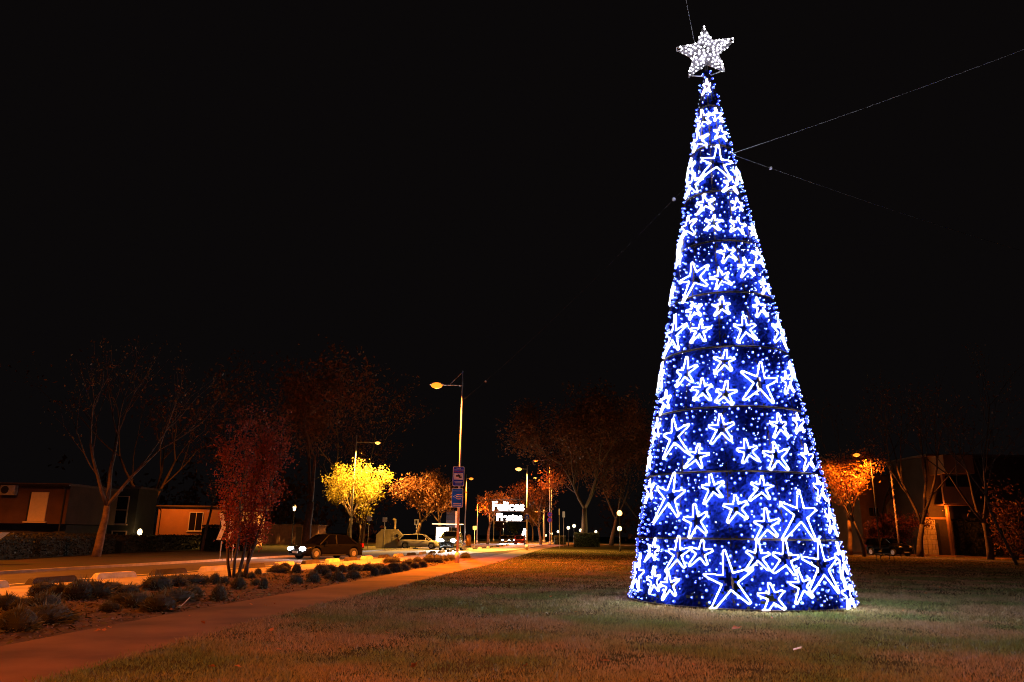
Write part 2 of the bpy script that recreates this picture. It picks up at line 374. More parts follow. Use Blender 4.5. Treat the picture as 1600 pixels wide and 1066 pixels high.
for (p0, z0, R), sh in zip(STARS, shapes):
    pts = []
    rad = []
    for i in range(15):
        (xa, ya), (xb, yb) = sh[i], sh[(i+1) % 15]; nseg = max(1, int(math.hypot(xb-xa, yb-ya)*R/.035))
        for t in [k/nseg for k in range(nseg)]:
            rad.append(.0088 if len(rad) % 2 else .0055)
            (xa, ya), (xb, yb) = sh[i], sh[(i+1) % 15]; u = (xa+(xb-xa)*t)*R; v = (ya+(yb-ya)*t)*R
            z = max(.05, z0 + v*math.cos(SL)); pts.append(cone_pt(p0 + u/cone_r(z0) if cone_r(z0) > .5 else p0 + u/.5, z, .065))
    MB().tube(pts, rad, 5, closed=True).build('star_outline', white_e, ct, True)
# topping star
tsm = MB(); face = Vector((-TX, -TY, 0)).normalized(); sx = Vector((0,0,1)).cross(face) * 1.0; up = Vector((0,0,1)); c0 = Vector((0,0,15.38))
poly = []
for k in range(10):
    a = R_(90 + 36*k); r = .86 if k % 2 == 0 else .36; poly.append((r*math.cos(a), r*math.sin(a)))
fr = MB()
for s in (-1, 1):
    fr.tube([c0 + sx*x + up*y + face*.09*s for x, y in poly], .016, 5, closed=True)
    for x, y in poly: fr.tube([c0 + sx*x*.98 + up*y*.98 + face*.09*s, c0 + face*.09*s], .008, 4)
for x, y in poly: fr.tube([c0 + sx*x + up*y + face*.09, c0 + sx*x + up*y - face*.09], .012, 4)
ts = fr.build('top_star', STEEL, ct)
q = np.array([(x, y) for x, y in r2.uniform(-1, 1, (5200, 2))]); ins = inside(q[:,0], q[:,1], poly); q = q[ins]; pick = []
for p in q:
    if all((p[0]-o_[0])**2 + (p[1]-o_[1])**2 > .084**2 for o_ in pick): pick.append(p)
mb = MB(); mt = MB()
for p in pick:
    s = face*(.10 + rs.uniform(-.02,.02)); cc = c0 + sx*float(p[0]) + up*float(p[1])
    mb.ball(cc + s, .027, 7, 5); mb.ball(cc - s, .024, 6, 4)
nt_ = MB()
for s_ in (-.085, .085): nt_.add([c0 + sx*x*.94 + up*y*.94 + face*s_ for x, y in poly], [tuple(range(10))])
nt_.build('backing_net', mat('grey net', (.26,.25,.29), .8), ts)
lo = mb.build('lamp_cluster', emit('star lamp', (.92,.88,1.0), 8.0), ts); lo['kind'] = 'stuff'
MB().tube([c0 + sx*-.50 + up*-.70, (0,0,14.55), c0 + sx*.50 + up*-.70], .018, 5).build('star_bracket', STEEL, ct)

# guy wires with insulators
WIRE = mat('steel cable', (.08,.077,.085), .7, .1)
anc = cone_pt(-.95, 11.75, .05) + Vector((TX, TY, 0))
def cable(label, a, b, sag, ins, grp='guy cables of the cone tree', r=.0055, m=None):
    a, b = Vector(a), Vector(b)
    o = thing('guy_cable', label, 'cable', a, 0, grp); mb = MB()
    pts = [ (b-a)*(i/16) - Vector((0,0,sag*4*(i/16)*(1-i/16))) for i in range(17)]
    mb.tube(pts, r, 5).build('wire', m or WIRE, o)
    for t in ins: MB().ball((b-a)*t - Vector((0,0,sag*4*t*(1-t))), .055, 8, 6).build('insulator', mat('glazed insulator', (.40,.38,.36), .4), o, True)
    return o
e1 = at(1640, 56, 12.0); e2 = at(1640, 404, 40.0); lp = gr(714, 880); e3 = at(720, 628, lp.y); e4 = at(1070, -40, 12.0)
cable('steel guy cable running up to the right edge from the cone tree', anc, e1 + (e1-anc)*.4, .10, ())
cable('steel guy cable sloping down to the right with a pale insulator', anc, e2, .15, (.064,), r=.010)
a3 = cone_pt(-3.05, 11.0, .05) + Vector((TX, TY, 0))
cable('steel guy cable sloping down from the cone tree to the tall lamp post', a3, e3, .25, (.03,.80), r=.0035, m=mat('darkened cable', (.045,.043,.046), .8, spec=.1))  # cable coloured darker, standing for its fade into the night
cable('short cable rising from behind the topping star to the upper edge', (TX-.3, TY+.0, 15.7), e4 + (e4 - Vector((TX,TY,15.7)))*.3, .05, ())

# ================================================================== STREET LAMPS
def street_lamp(label, base, h, arm=2.2, side=-1, col=SODIUM, power=6000, strut=False, extra=0.5, lens=2.0, rz=0.0, grp='street lamps along the road', deco=False, r=.075, spot=150, pole_m=None, blend=.45):
    STEEL = pole_m or globals()['STEEL']
    o = thing('street_lamp', label, 'street lamp', base, rz, grp)
    MB().tube([(0,0,0),(0,0,.55)], .13*r/.075, 10).build('pole_base', STEEL, o, True)
    MB().tube([(0,0,.5),(0,0,h+extra)], [r, r*.55], 10).build('pole', STEEL, o, True)
    MB().tube([(0,0,h),(side*arm,0,h+.02)], .032, 6).build('arm', STEEL, o)
    if strut: MB().tube([(0,0,h+extra-.05),(side*arm*.62,0,h+.05)], .018, 5).build('strut', STEEL, o)
    hx = side*(arm+.32)
    MB().add([(hx+a*.40, b*.15, h+.08-.0*z+z) for z, k in ((-.06,1),(.07,.55)) for a, b in ((-k,-k),(k,-k),(k,k),(-k,k))],
             [(3,2,1,0),(4,5,6,7),(0,1,5,4),(1,2,6,5),(2,3,7,6),(3,0,4,7)]).build('lamp_head', STEEL, o)
    MB().ball((hx,0,h-.02), .33, 12, 8, .5).build('glow_bowl', emit('bowl %.2f %.2f %.1f' % (col[1], col[2], lens), col, .30*lens), o, True)  # bowl enlarged and glowing orange in place of the lamp's halo
    MB().ball((hx,0,h-.13), .13, 10, 6, .6).build('lamp_bulb', emit('lens %.2f %.2f %.1f' % (col[1], col[2], lens), (1, min(1, col[1]*1.5), min(1, col[2]*2)), lens*.7), o, True)
    lamp(o, (hx, 0, h-.26), power, col, 'SPOT', .10, spot, blend)
    if deco:                                          # spiral of festive cord round the upper pole
        pts = [((r+.02)*math.cos(t*1.9), (r+.02)*math.sin(t*1.9), h-.2 - t*.16) for t in range(30)]
        MB().tube(pts, .022, 4).build('festive_cord', mat('pale cord', (.75,.7,.66), .5), o)
    return o
b = gr(714, 880); h = at(680, 602, b.y).z
main = street_lamp('tall street lamp carrying two blue signs beside the path', b, h, arm=1.15, strut=True, extra=.85, power=48000, lens=8, spot=152, blend=.8)
b = gr(823, 860); h = at(812, 733, b.y).z
l2 = street_lamp('pale floodlit street lamp at the end of the path carrying crossing signs', b, h, arm=.6, extra=.35, col=AMBER, power=26000, lens=12, r=.09)
b = gr(859, 852); h = at(838, 720, b.y).z
l3 = street_lamp('tall street lamp wound with pale cord left of the plane tree', b, h, arm=2.0, extra=.1, power=15000, lens=8, deco=True, r=.11)
b = gr(546, 853); h = at(583, 692, b.y).z
l4 = street_lamp('street lamp rising through the bright yellow tree', b, h, arm=2.3, side=1, extra=.9, col=AMBER, power=62000, lens=8, r=.11)
# further lamps of the avenue, both sides
for i, (lx, ly, px, Y, sd, col, pw, lab) in enumerate((
    (733,748, 726,112, 1, SODIUM, 9000,'street lamp just right of the blue signs'),
    (757,779, 745,125, 1, SODIUM,12000,'street lamp left of the glowing banner with bright yellow leaves'),
    (836,765, 851,150,-1, SODIUM, 9000,'distant street lamp just right of the crossing signs'),
    (836,747, 862,160,-1, AMBER, 9000,'distant street lamp behind the crossing sign lamp, right of the banner'),
    (792,815, 786,230, 1, WARM,  6000,'farthest street lamp under the glowing banner'))):
    hd = at(lx, ly, Y); bs = at(px, 845, Y); arm = abs(hd.x-bs.x)-.32
    street_lamp(lab, (bs.x, Y, 0), hd.z, arm=max(.4, arm), side=sd, col=col, power=pw*1.6, lens=8, r=.10, extra=.6)
for px, Y, top, lab in ((764,150,790,'thin pole third left of the road under the banner'), (771,175,795,'thin pole second left of the road under the banner'),
                        (849,165,800,'thin pole right of the crossing signs'), (843,185,806,'thinnest pole right of the crossing signs')):
    p = at(px, 845, Y); t = at(px, top, Y)
    street_lamp('distant ' + lab + ', its lamp dim', (p.x, Y, 0), t.z, arm=1.2, side=1 if px < 800 else -1, col=SODIUM, power=2500, lens=.5, r=.12)
# the row goes on behind the photographer (first lamp); the rest are added
street_lamp('street lamp beside the path behind the viewer', (-7.6, -1.5, 0), 9.6, arm=1.2, power=1600, strut=True, extra=.85)
street_lamp('added street lamp on the left verge, unseen', (-21, 21, 0), 9.6, arm=2.2, side=1, power=14000, spot=140, blend=.7)  # unseen lamp placed to turn the cycle lane orange
street_lamp('added street lamp on the left pavement, unseen', (-31, 33, 0), 9.6, arm=1.5, side=1, power=13000)  # unseen lamp put in to light the front of the dark house
street_lamp('added street lamp on the lawn edge behind the viewer', (1.0, -5, 0), 9.6, arm=1.5, power=17000)  # unseen fill lamp, set where it brightens the near lawn
# right street lamp inside the lit leaves
b = at(1362, 855, 72); hh = at(1356, 711, 72)
street_lamp('street lamp half hidden in orange leaves right of the cone tree', (b.x+.8, 72, 0), hh.z, arm=1.0, power=15000, lens=8, grp='lamps of the side street', spot=175, pole_m=DARKMETAL)
# the Christmas-striped pole standing before the parked car
b = gr(1407, 869); t = at(1393, 728, b.y)
pp = thing('striped_pole', 'slim pole spirally wound with cord in front of parked black car', 'pole', b)
MB().tube([(0,0,0),(0,0,t.z)], [.11,.06], 8).build('pole', mat('tan pole', (.45,.33,.27), .5, .2), pp, True)  # one even tan for the whole pole
MB().tube([(.10*math.cos(k*1.3), .10*math.sin(k*1.3), 2.5 + k*(t.z-2.6)/60) for k in range(61)], .022, 4).build('festive_cord', mat('pale cord', (.75,.7,.66), .5), pp)

def lantern(label, base, h, kind='globe', power=500, col=WARM, r=.2, grp='lanterns of the park', e=4.0):
    o = thing('park_lantern', label, 'lantern', base, 0, grp)
    MB().lathe([(.10,0),(.10,.35),(.055,.42),(.04,h-.1),(.09,h-.05),(.09,h)], n=8).build('post', DARKMETAL, o, True)
    if kind == 'globe': MB().ball((0,0,h+r), r, 12, 8).build('globe', emit('globe %.2f %.1f' % (col[2], e), col, e), o, True)
    else:
        MB().lathe([(.10,h+.02),(.19,h+.45)], n=6).build('lantern_glass', emit('globe %.2f %.1f' % (col[2], e), col, e), o)
        MB().lathe([(.24,h+.46),(.10,h+.62),(.02,h+.7)], n=6).build('lantern_cap', DARKMETAL, o)
    lamp(o, (0,0,h+r*2+.12 if kind == 'globe' else h+.2), power, col, 'POINT', .15)
    return o
p = at(460, 795, 84); lantern('old style black lantern post by the brick hut', (p.x, 84, 0), p.z-.25, 'cage', 500, (1,.85,.55), e=5)
p = at(968, 802, 80); lantern('glowing globe lantern on a black post left of the cone tree', (p.x, 80, 0), p.z-.28, 'globe', 1500, AMBER, .28, e=8)
p = at(968, 827, 112); lantern('small globe lantern below and behind the glowing globe lantern', (p.x, 112, 0), p.z-.28, 'globe', 500, (1,.8,.3), .35, e=4)
for px, py, Y, lab in ((853,837,190,'farthest left globe lantern of the row behind the plane tree'), (862,834,165,'globe lantern beside the cord wound lamp'), (872,831,140,'globe lantern left of the pair by the plane trunk'),
                      (888,825,112,'left globe lantern of the pair by the plane trunk'), (897,822,105,'right globe lantern of the pair by the plane trunk'), (907,829,122,'globe lantern above the clipped bush'), (931,831,130,'globe lantern right of the clipped bush')):
    p = at(px, py, Y); lantern(lab, (p.x, Y, 0), p.z-.24, 'globe', 220, WARM, .24, 'globe lanterns behind the plane tree', e=2.5)

# ================================================================== SIGNS
BLUE = mat('sign blue', (.001,.03,.62), .45, 0, .08); BLUE2 = mat('sign light blue', (.002,.15,.85), .45, 0, .08)
SWHITE = mat('sign white', (.72,.70,.68), .45, 0, .08); BLACK = mat('sign black', (.012,.012,.014), .5, 0, .1); REDS = mat('sign red', (.45,.03,.03), .5, 0, .1)
def text(parent, s, loc, size, m, rz=0, ext=.002, name='lettering', bold=0, rx=PI/2):
    cu = bpy.data.curves.new(name, 'FONT'); cu.body = s; cu.size = size; cu.align_x = 'CENTER'; cu.align_y = 'CENTER'; cu.extrude = ext; cu.offset = bold
    tmp = bpy.data.objects.new('tmp', cu); C.objects.link(tmp); dg = bpy.context.evaluated_depsgraph_get()
    me = bpy.data.meshes.new_from_object(tmp.evaluated_get(dg)); bpy.data.objects.remove(tmp)
    o = link(name, me, m, parent); o.location = loc; o.rotation_euler = (rx, 0, rz); return o
def rrect(w_, h_, r=.06, n=4):
    pts = []
    for cx, cz, a0 in ((w_/2-r,h_/2-r,0),(-w_/2+r,h_/2-r,90),(-w_/2+r,-h_/2+r,180),(w_/2-r,-h_/2+r,270)):
        for i in range(n+1): a = R_(a0 + 90*i/n); pts.append((cx+r*math.cos(a), cz+r*math.sin(a)))
    return pts
def plate(poly, y0, y1):
    k = len(poly); mb = MB()
    return mb.add([(x,y0,z) for x,z in poly] + [(x,y1,z) for x,z in poly], [tuple(range(k)), tuple(range(2*k-1,k-1,-1))] + [(i,k+i,k+(i+1)%k,(i+1)%k) for i in range(k)])
mb_ = gr(714, 880); Ys = mb_.y - .16
tl = at(708, 729, Ys); br = at(725, 760, Ys); W1 = br.x - tl.x; H1 = tl.z - br.z
s1 = thing('information_sign', 'upper blue sign with white camera panel on the lamp post', 'sign', ((tl.x+br.x)/2, Ys, (tl.z+br.z)/2), .02, 'signs on the tall lamp post')
plate(rrect(W1, H1), 0, .03).build('rim', SWHITE, s1); plate(rrect(W1*.90, H1*.94), -.006, .0).build('panel', BLUE, s1)
plate(rrect(W1*.78, H1*.34, .02), -.012, -.007).build('white_field', SWHITE, s1)
cb = MB(); cb.box((-.02,-.02,.02), (.22*W1/.6,.01,.09)); cb.box((.10,-.02,-.05), (.14,.01,.07)); cb.box((.0,-.02,.075), (.07,.01,.05)); cb.build('camera_symbol', BLACK, s1)
text(s1, 'ZONA', (0,-.010,H1*.40), .085, SWHITE); text(s1, 'VIDEOVIGILADA', (0,-.010,H1*.32), .082, SWHITE)
MB().box((0,-.010,H1*.235), (W1*.78,.008,.03)).build('red_line', REDS, s1)
for k in range(3): MB().box((0,-.010,-H1*(.26+.065*k)), (W1*(.72-.1*k),.006,.022)).build('text_line', SWHITE, s1)
tl = at(706, 763, Ys); br = at(723, 793, Ys); W2 = br.x - tl.x; H2 = tl.z - br.z
s2 = thing('information_sign', 'lower light blue sign with pale arrow figure on the lamp post', 'sign', ((tl.x+br.x)/2, Ys, (tl.z+br.z)/2), .02, 'signs on the tall lamp post')
plate(rrect(W2, H2), 0, .03).build('rim', SWHITE, s2); plate(rrect(W2*.90, H2*.94), -.006, 0).build('panel', BLUE2, s2)
fg = MB()
for k, (y, x0, x1) in enumerate(((.16,-.02,.24),(.05,-.05,.27),(-.06,.02,.2))): fg.tube([(x0,-.02,y*H2),(x1,-.02,(y+.012)*H2)], .028, 6)
fg.tube([(-.02,-.02,.16*H2),(-.2,-.02,.06*H2),(.02,-.02,-.06*H2)], .018, 5); fg.build('hand_symbol', SWHITE, s2)
MB().box((0,-.010,H2*.36), (W2*.84,.006,.012)).build('text_line', SWHITE, s2)
for k in range(2): MB().box((0,-.010,-H2*(.30+.09*k)), (W2*(.7+.06*k),.006,.05)).build('text_line', SWHITE, s2)
def post_sign(label, px, pb, pt, Y=None, shape='rect', wpx=9, hpx=11, cols=(SWHITE,), grp='small traffic signs', post=True, name='traffic_sign', glyph=None):
    b = gr(px, pb) if Y is None else at(px, pb, Y); Y = b.y; b.z = 0; t = at(px, pt, Y); sc_ = (at(px+10, pt, Y).x - t.x)/10
    o = thing(name, label, 'sign', b, 0, grp)
    if post: MB().tube([(0,0,0),(0,0,t.z + hpx*sc_/2)], .03, 6).build('post', STEEL, o, True)
    for i, c in enumerate(cols):
        zc = t.z - i*(hpx*sc_*1.05); w_, h_ = wpx*sc_, hpx*sc_
        if shape == 'disc': poly = [(w_/2*math.cos(2*PI*k/16), zc + w_/2*math.sin(2*PI*k/16)) for k in range(16)]
        else: poly = [(x, z+zc) for x, z in rrect(w_, h_, .05)]
        plate(poly, -.09, -.06).build('plate', c, o)
        if shape == 'disc':
            plate([(w_*.36*math.cos(2*PI*k/16), zc + w_*.36*math.sin(2*PI*k/16)) for k in range(16)], -.096, -.091).build('disc', BLUE, o)
            MB().box((0,-.10,zc), (w_*.75,.006,w_*.10), 0, 0).build('bar', c, o)
        elif glyph: glyph(o, w_, h_, zc)
    return o
def ped(o, w_, h_, zc):
    plate([(-w_*.36,zc-h_*.3),(w_*.36,zc-h_*.3),(0,zc+h_*.36)], -.097, -.091).build('triangle', SWHITE, o)
    MB().tube([(-.05,-.10,zc-h_*.2),(0,-.10,zc),(.05,-.10,zc-h_*.2)], .025, 4).build('walker_symbol', BLACK, o)
def pk(o, w_, h_, zc): MB().box((0,-.096,zc), (w_*.35,.006,h_*.6)).build('symbol', BLACK, o)
post_sign('small pale sign on a thin post left of the recycling container', 574, 857, 810, wpx=7, hpx=8)
post_sign('small pale sign on a thin post before the recycling container', 599, 857, 812, wpx=7, hpx=7)
post_sign('square pale sign on a thin post before the yellow car', 649, 857, 816, wpx=7, hpx=9, glyph=pk)
post_sign('square sign seen from behind right of the headlit van', 741, 857, 825, wpx=6, hpx=6)
Y = gr(823, 860).y - .25
post_sign('blue crossing sign below a brown board on the floodlit lamp post', 823, 860, 808, Y, wpx=7, hpx=7, cols=(BLUE,), post=False, glyph=ped)
post_sign('brown square board above the crossing sign', 823, 860, 798, Y, wpx=8, hpx=8, cols=(mat('brown board', (.18,.09,.06), .6),), post=False)
Y = gr(859, 852).y - .3
post_sign('pair of round no parking discs on the cord wound lamp post', 859, 852, 804, Y, 'disc', 8, 8, (REDS, REDS), post=False)
post_sign('bright white sign on a dark post left of the plane tree', 881, 854, 804, wpx=4, hpx=9)
post_sign('thin dark marker post on the path edge', 874, 857, 800, wpx=2, hpx=10, name='marker_post')
# chevron board at the bend
b = gr(352, 876); Y = b.y
cs = thing('chevron_sign', 'black and white chevron board behind the red tree', 'sign', (b.x, Y, 0), .25)
zc = (at(352, 800, Y).z + at(352, 846, Y).z)/2; hh = at(352, 800, Y).z - at(352, 846, Y).z; ww = .95
plate([(x, z+zc) for x, z in rrect(ww, hh, .04)], 0, .04).build('board', BLACK, cs)
for k in range(2):
    x0 = -.36 + k*.42
    for sgn in (1, -1):
        plate([(x0, zc), (x0+.22, zc), (x0+.02+.0, zc+sgn*hh*.45), (x0-.20, zc+sgn*hh*.45)][::sgn], -.006, -.001).build('chevron', SWHITE, cs)
for x in (-.3, .3): MB().tube([(x,.06,0),(x,.06,zc+hh*.45)], .03, 6).build('post', STEEL, cs, True)

# glowing festive banner strung over the avenue
Y = 117
bl, brr = at(762, 783, Y), at(826, 783, Y)
bn = thing('light_banner', 'white glowing two line festive lettering hung over the avenue', 'light banner', ((bl.x+brr.x)/2, Y, bl.z))
sc_ = (brr.x-bl.x)/64
be = emit('banner lamps', (1.0,.95,.88), 14)
text(bn, 'Felices', (0,0,-8*sc_), 19*sc_, be, ext=.05, name='upper_lettering', bold=.045)
text(bn, 'Fiestas', (2*sc_,0,-24.5*sc_), 15*sc_, be, ext=.05, name='lower_lettering', bold=.045)
MB().tube([(-34*sc_,0,.3),(34*sc_,0,.3)], .03, 5).build('span_cable', WIRE, bn)
for zz in (-15.5, -30.5): MB().tube([(-28*sc_,0,zz*sc_),(28*sc_,0,zz*sc_)], .03, 5).build('frame_bar', WIRE, bn)
# white lit figure by the road
p = at(818, 848, 128); lf = thing('light_figure', 'small white illuminated figure standing right of the road', 'light figure', (p.x, 128, 0))
q = random.Random(3); mb = MB()
for i in range(170):
    z = q.uniform(.25, 2.6); rr = (.75*(1 - z/2.9) + .12); a = q.uniform(0, 2*PI); rr *= math.sqrt(q.random()); mb.ball((rr*math.cos(a) + .28*(z-1.2)*.6, rr*math.sin(a), z), .05, 5, 4)
lo = mb.build('lamps', emit('figure lamps', (1,.9,.75), 6), lf); lo['kind'] = 'stuff'
MB().tube([(0,0,0),(.5,0,2.6)], .04, 5).build('stand', STEEL, lf); MB().tube([(-.6,0,.05),(.6,0,.05)], .03, 5).build('foot', STEEL, lf)

# ================================================================== TREES
def tree_skeleton(rnd, h, r0, fork, spread, depth=4, lean=(0,0), nfork=3, up=.35, wob=.12):
    segs, tips = [], []
    def grow(p, d, L, r, lev):
        n = 4; pts = [p.copy()]; rad = [r]; cur = p.copy(); dd = d.copy()
        for i in range(n):
            dd = (dd + Vector((rnd.uniform(-wob,wob), rnd.uniform(-wob,wob), rnd.uniform(-wob*.3,wob)))*1.0 + Vector((0,0,up*.15*(lev>0)))).normalized()
            cur = cur + dd*(L/n); pts.append(cur.copy()); rad.append(r*(1-.38*(i+1)/n))
        segs.append((pts, rad, lev))
        if lev >= depth-1: tips.extend(pts[1:]); return
        if lev >= depth-2: tips.extend(pts[2:])
        k = nfork if lev < 2 else rnd.choice((2,3,3)); a0 = rnd.uniform(0, 2*PI)
        for i in range(k):
            a = a0 + 2*PI*i/k + rnd.uniform(-.4,.4); t = dd.orthogonal().normalized(); t2 = dd.cross(t)
            s = spread*rnd.uniform(.7,1.25); nd = (dd*math.cos(s) + (t*math.cos(a) + t2*math.sin(a))*math.sin(s)).normalized()
            st = pts[-1] if (i == 0 or lev == 0) else pts[rnd.choice((2,3,4))]
            grow(st, nd, L*rnd.uniform(.62,.85) if lev else (h-fork)*rnd.uniform(.34,.46), rad[-1]*rnd.uniform(.6,.8), lev+1)
    grow(Vector((0,0,-.05)), Vector((lean[0],lean[1],1)).normalized(), fork, r0, 0)
    return segs, tips
def leaf_quads(rnd, pts, n, size, scatter, flat=.5):
    g = np.random.default_rng(rnd.randrange(10**6)); P = np.array([tuple(p) for p in pts]); idx = g.integers(0, len(P), n)
    c = P[idx] + g.normal(0, scatter, (n,3)); a = g.normal(0,1,(n,3)); a[:,2] -= .3; a /= np.linalg.norm(a,axis=1)[:,None]
    b = np.cross(a, g.normal(0,1,(n,3))); b /= np.linalg.norm(b,axis=1)[:,None]; s = size*g.uniform(.55,1.3,(n,1)); k = np.cross(a,b)
    a, b = a*s, b*s*flat
    return np.stack([c - a, c - b*1.0 + k*s*.12, c + a, c + b + k*s*.12], 1)
def tree(label, base, h, r0, fork, spread, seed, leaves=0, size=.1, scatter=.35, leaf=None, bark=None, depth=4, lean=(0,0), nfork=3, grp='street trees', name='street_tree', cut=None, clip=None, up=.35):
    rnd = random.Random(seed); o = thing(name, label, 'tree', base, 0, grp)
    segs, tips = tree_skeleton(rnd, h, r0, fork, spread, depth, lean, nfork, up)
    zmax = max(p.z for p in tips); k = (h)/max(zmax, .1)      # bring the crown to the measured height, trunk kept
    def fit(p): return Vector((p.x, p.y, p.z if p.z <= fork*.8 else fork*.8 + (p.z-fork*.8)*(h-fork*.8)/max(.1,(zmax-fork*.8))))
    t1, t2 = MB(), MB()
    for pts, rad, lev in segs:
        (t1 if lev < 2 else t2).tube([fit(p) for p in pts], [max(.006, r) for r in rad], 8 if lev == 0 else (6 if lev == 1 else 4))
    t1.build('trunk', bark or BARK, o, True); 
    if t2.v: t2.build('branches', bark or BARK, o)
    if leaves:
        L = leaf_quads(rnd, [fit(p) for p in tips], leaves, size, scatter)
        if cut: L = L[cut(L.mean(1))]
        quads('crown', L, leaf, o)
    return o
L_RUST = leafmat('rust leaves', (.20,.075,.025), (.12,.045,.015)); L_RED = leafmat('wine red leaves', (.33,.060,.022), (.21,.038,.017))
L_YEL = leafmat('yellow green leaves', (.40,.32,.05), (.30,.26,.04), .5); L_ORA = leafmat('orange leaves', (.28,.13,.03), (.20,.085,.02))
L_HDG = leafmat('hedge leaves', (.014,.018,.008), (.022,.020,.009), .1); L_GRN = leafmat('dark green leaves', (.05,.07,.02), (.07,.075,.025)); L_BOU = leafmat('red climber leaves', (.22,.05,.04), (.15,.06,.03))
def zt(px, py, Y): return at(px, py, Y).z
b = gr(150, 870); tree('nearly bare tree with pale forked trunk before the dark house', b, zt(150,515,b.y), .26, 2.9, .42, 21, 500, .09, .3, L_ORA, depth=5, lean=(.16,0))
b = gr(478, 862); tree('tree with pale Y shaped trunk and thin rust leaves behind the black car', b, zt(490,575,b.y), .40, 4.0, .45, 8, 5200, .16, .75, L_RUST, depth=5, nfork=2)
b = gr(315, 861); tree('slender young tree in front of the orange house', b, zt(315,750,b.y), .13, 3.6, .3, 9, 160, .08, .3, L_ORA, depth=3, lean=(.10,0))
for px, Y, top, sd, lf_, n, lab in ((235,75,565,31,L_RUST,700,'tall dim tree behind the orange house'), (380,82,560,32,L_RUST,2600,'tall dim tree rising behind the red tree'), (545,100,585,33,L_RUST,3600,'tall dim tree behind the yellow tree')):
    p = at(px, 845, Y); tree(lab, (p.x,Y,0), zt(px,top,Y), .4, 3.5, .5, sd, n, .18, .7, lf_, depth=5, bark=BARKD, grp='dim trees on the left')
# many-stemmed red tree in the bed
b = gr(372, 903); rt = thing('red_tree', 'wine red bushy tree with several dark stems in the planting bed', 'tree', b); rnd = random.Random(4); tips = []; tm = MB()
Ht = zt(395, 675, b.y)
for k, (lx, ly, hh) in enumerate(((-.15,.05,.86),(.03,-.1,.96),(.10,.1,1.0),(.22,-.02,.88),(-.04,.15,.93))):
    p = Vector((.14*(k-2), .05*math.cos(k*2), 0)); pts = [p.copy()]
    for i in range(9):
        t = (i+1)/9; pts.append(p + Vector((lx*Ht*t**.8*.85 + rnd.uniform(-.04,.04), ly*Ht*t + rnd.uniform(-.04,.04), hh*Ht*t)))
    tm.tube(pts, [.055*(1-.09*i) for i in range(10)], 6); tips += [q for q in pts[3:] for _ in range(2)]
    for i in range(2, 10):
        for s in range(4):
            e = pts[i] + Vector((rnd.uniform(-.42,.42), rnd.uniform(-.42,.42), rnd.uniform(.2,.85))); tm.tube([pts[i], (pts[i]+e)/2 + Vector((0,0,-.03)), e], [.014,.010,.005], 4); tips += [e, (pts[i]+e)/2]
tm.build('stems', BARKD, rt, True); quads('crown', leaf_quads(rnd, tips, 9500, .052, .13), L_RED, rt)
# bright yellow tree under its lamp
b = gr(556, 855); b.x = gr(560,855).x; b.y = 86
yt = tree('bright yellow tree glowing under the street lamp', (at(563,850,92.5).x, 92.5, 0), zt(565,724,92.5), .22, 2.6, .60, 13, 6500, .14, .34, L_YEL, depth=5, nfork=4, up=.5)
p = at(520,850,84); 
p = at(566,855,78); tree('slim rust barked tree left of the recycling container', (p.x,78,0), zt(575,790,78), .2, 2.6, .5, 41, 260, .12, .3, L_YEL, bark=BARK, depth=3)
p = at(650,850,95); tree('orange leaved leaning tree behind the yellow car', (p.x,95,0), zt(665,735,95), .3, 3.0, .6, 14, 5600, .17, .42, L_RUST, depth=5, lean=(.15,0), nfork=3)
p = at(690,850,104); tree('rust tree behind the bus shelter', (p.x,104,0), zt(690,740,104), .3, 3.2, .55, 44, 4000, .19, .45, L_RUST, depth=5, nfork=3)
p = at(752,850,124); tree('orange lit tree left of the banner', (p.x+1.0,124,0), zt(752,770,124), .24, 3.0, .5, 15, 3000, .19, .4, L_ORA, depth=5, nfork=3)
p = at(782,850,190); tree('far yellow tree left of the avenue end', (p.x,190,0), zt(782,815,190), .25, 3.0, .5, 16, 1200, .3, .6, L_ORA, depth=4)
p = at(803,848,240); tree('farthest yellow tree at the end of the avenue', (p.x,240,0), zt(803,818,240), .25, 3.0, .5, 17, 1200, .35, .7, L_YEL, depth=4)
p = at(845,850,130); tree('orange tree beside the cord wound lamp', (p.x,130,0), zt(848,752,130), .25, 3.0, .5, 18, 3600, .19, .45, L_RUST, depth=5, nfork=3)
p = at(832,850,175); tree('small yellow tree right of the banner', (p.x,175,0), zt(833,790,175), .22, 3.0, .5, 19, 1400, .28, .6, L_ORA, depth=4)
b = gr(905, 853); tree('large spreading plane tree with thin rust leaves beyond the lawn', (b.x, 112, 0), zt(890,603,112), .55, 5.5, .62, 5, 20000, .22, .9, L_RUST, depth=5, nfork=4, grp='plane trees', bark=BARK)
for px, Y, top, sd, lab in ((955,128,640,22,'dim plane tree half behind the cone tree'), (1000,140,660,23,'dimmest plane tree hidden behind the cone tree')):
    p = at(px,850,Y); tree(lab, (p.x,Y,0), zt(px,top,Y), .4, 4.5, .55, sd, 4200, .24, .8, L_RUST, depth=5, bark=BARKD, grp='plane trees')
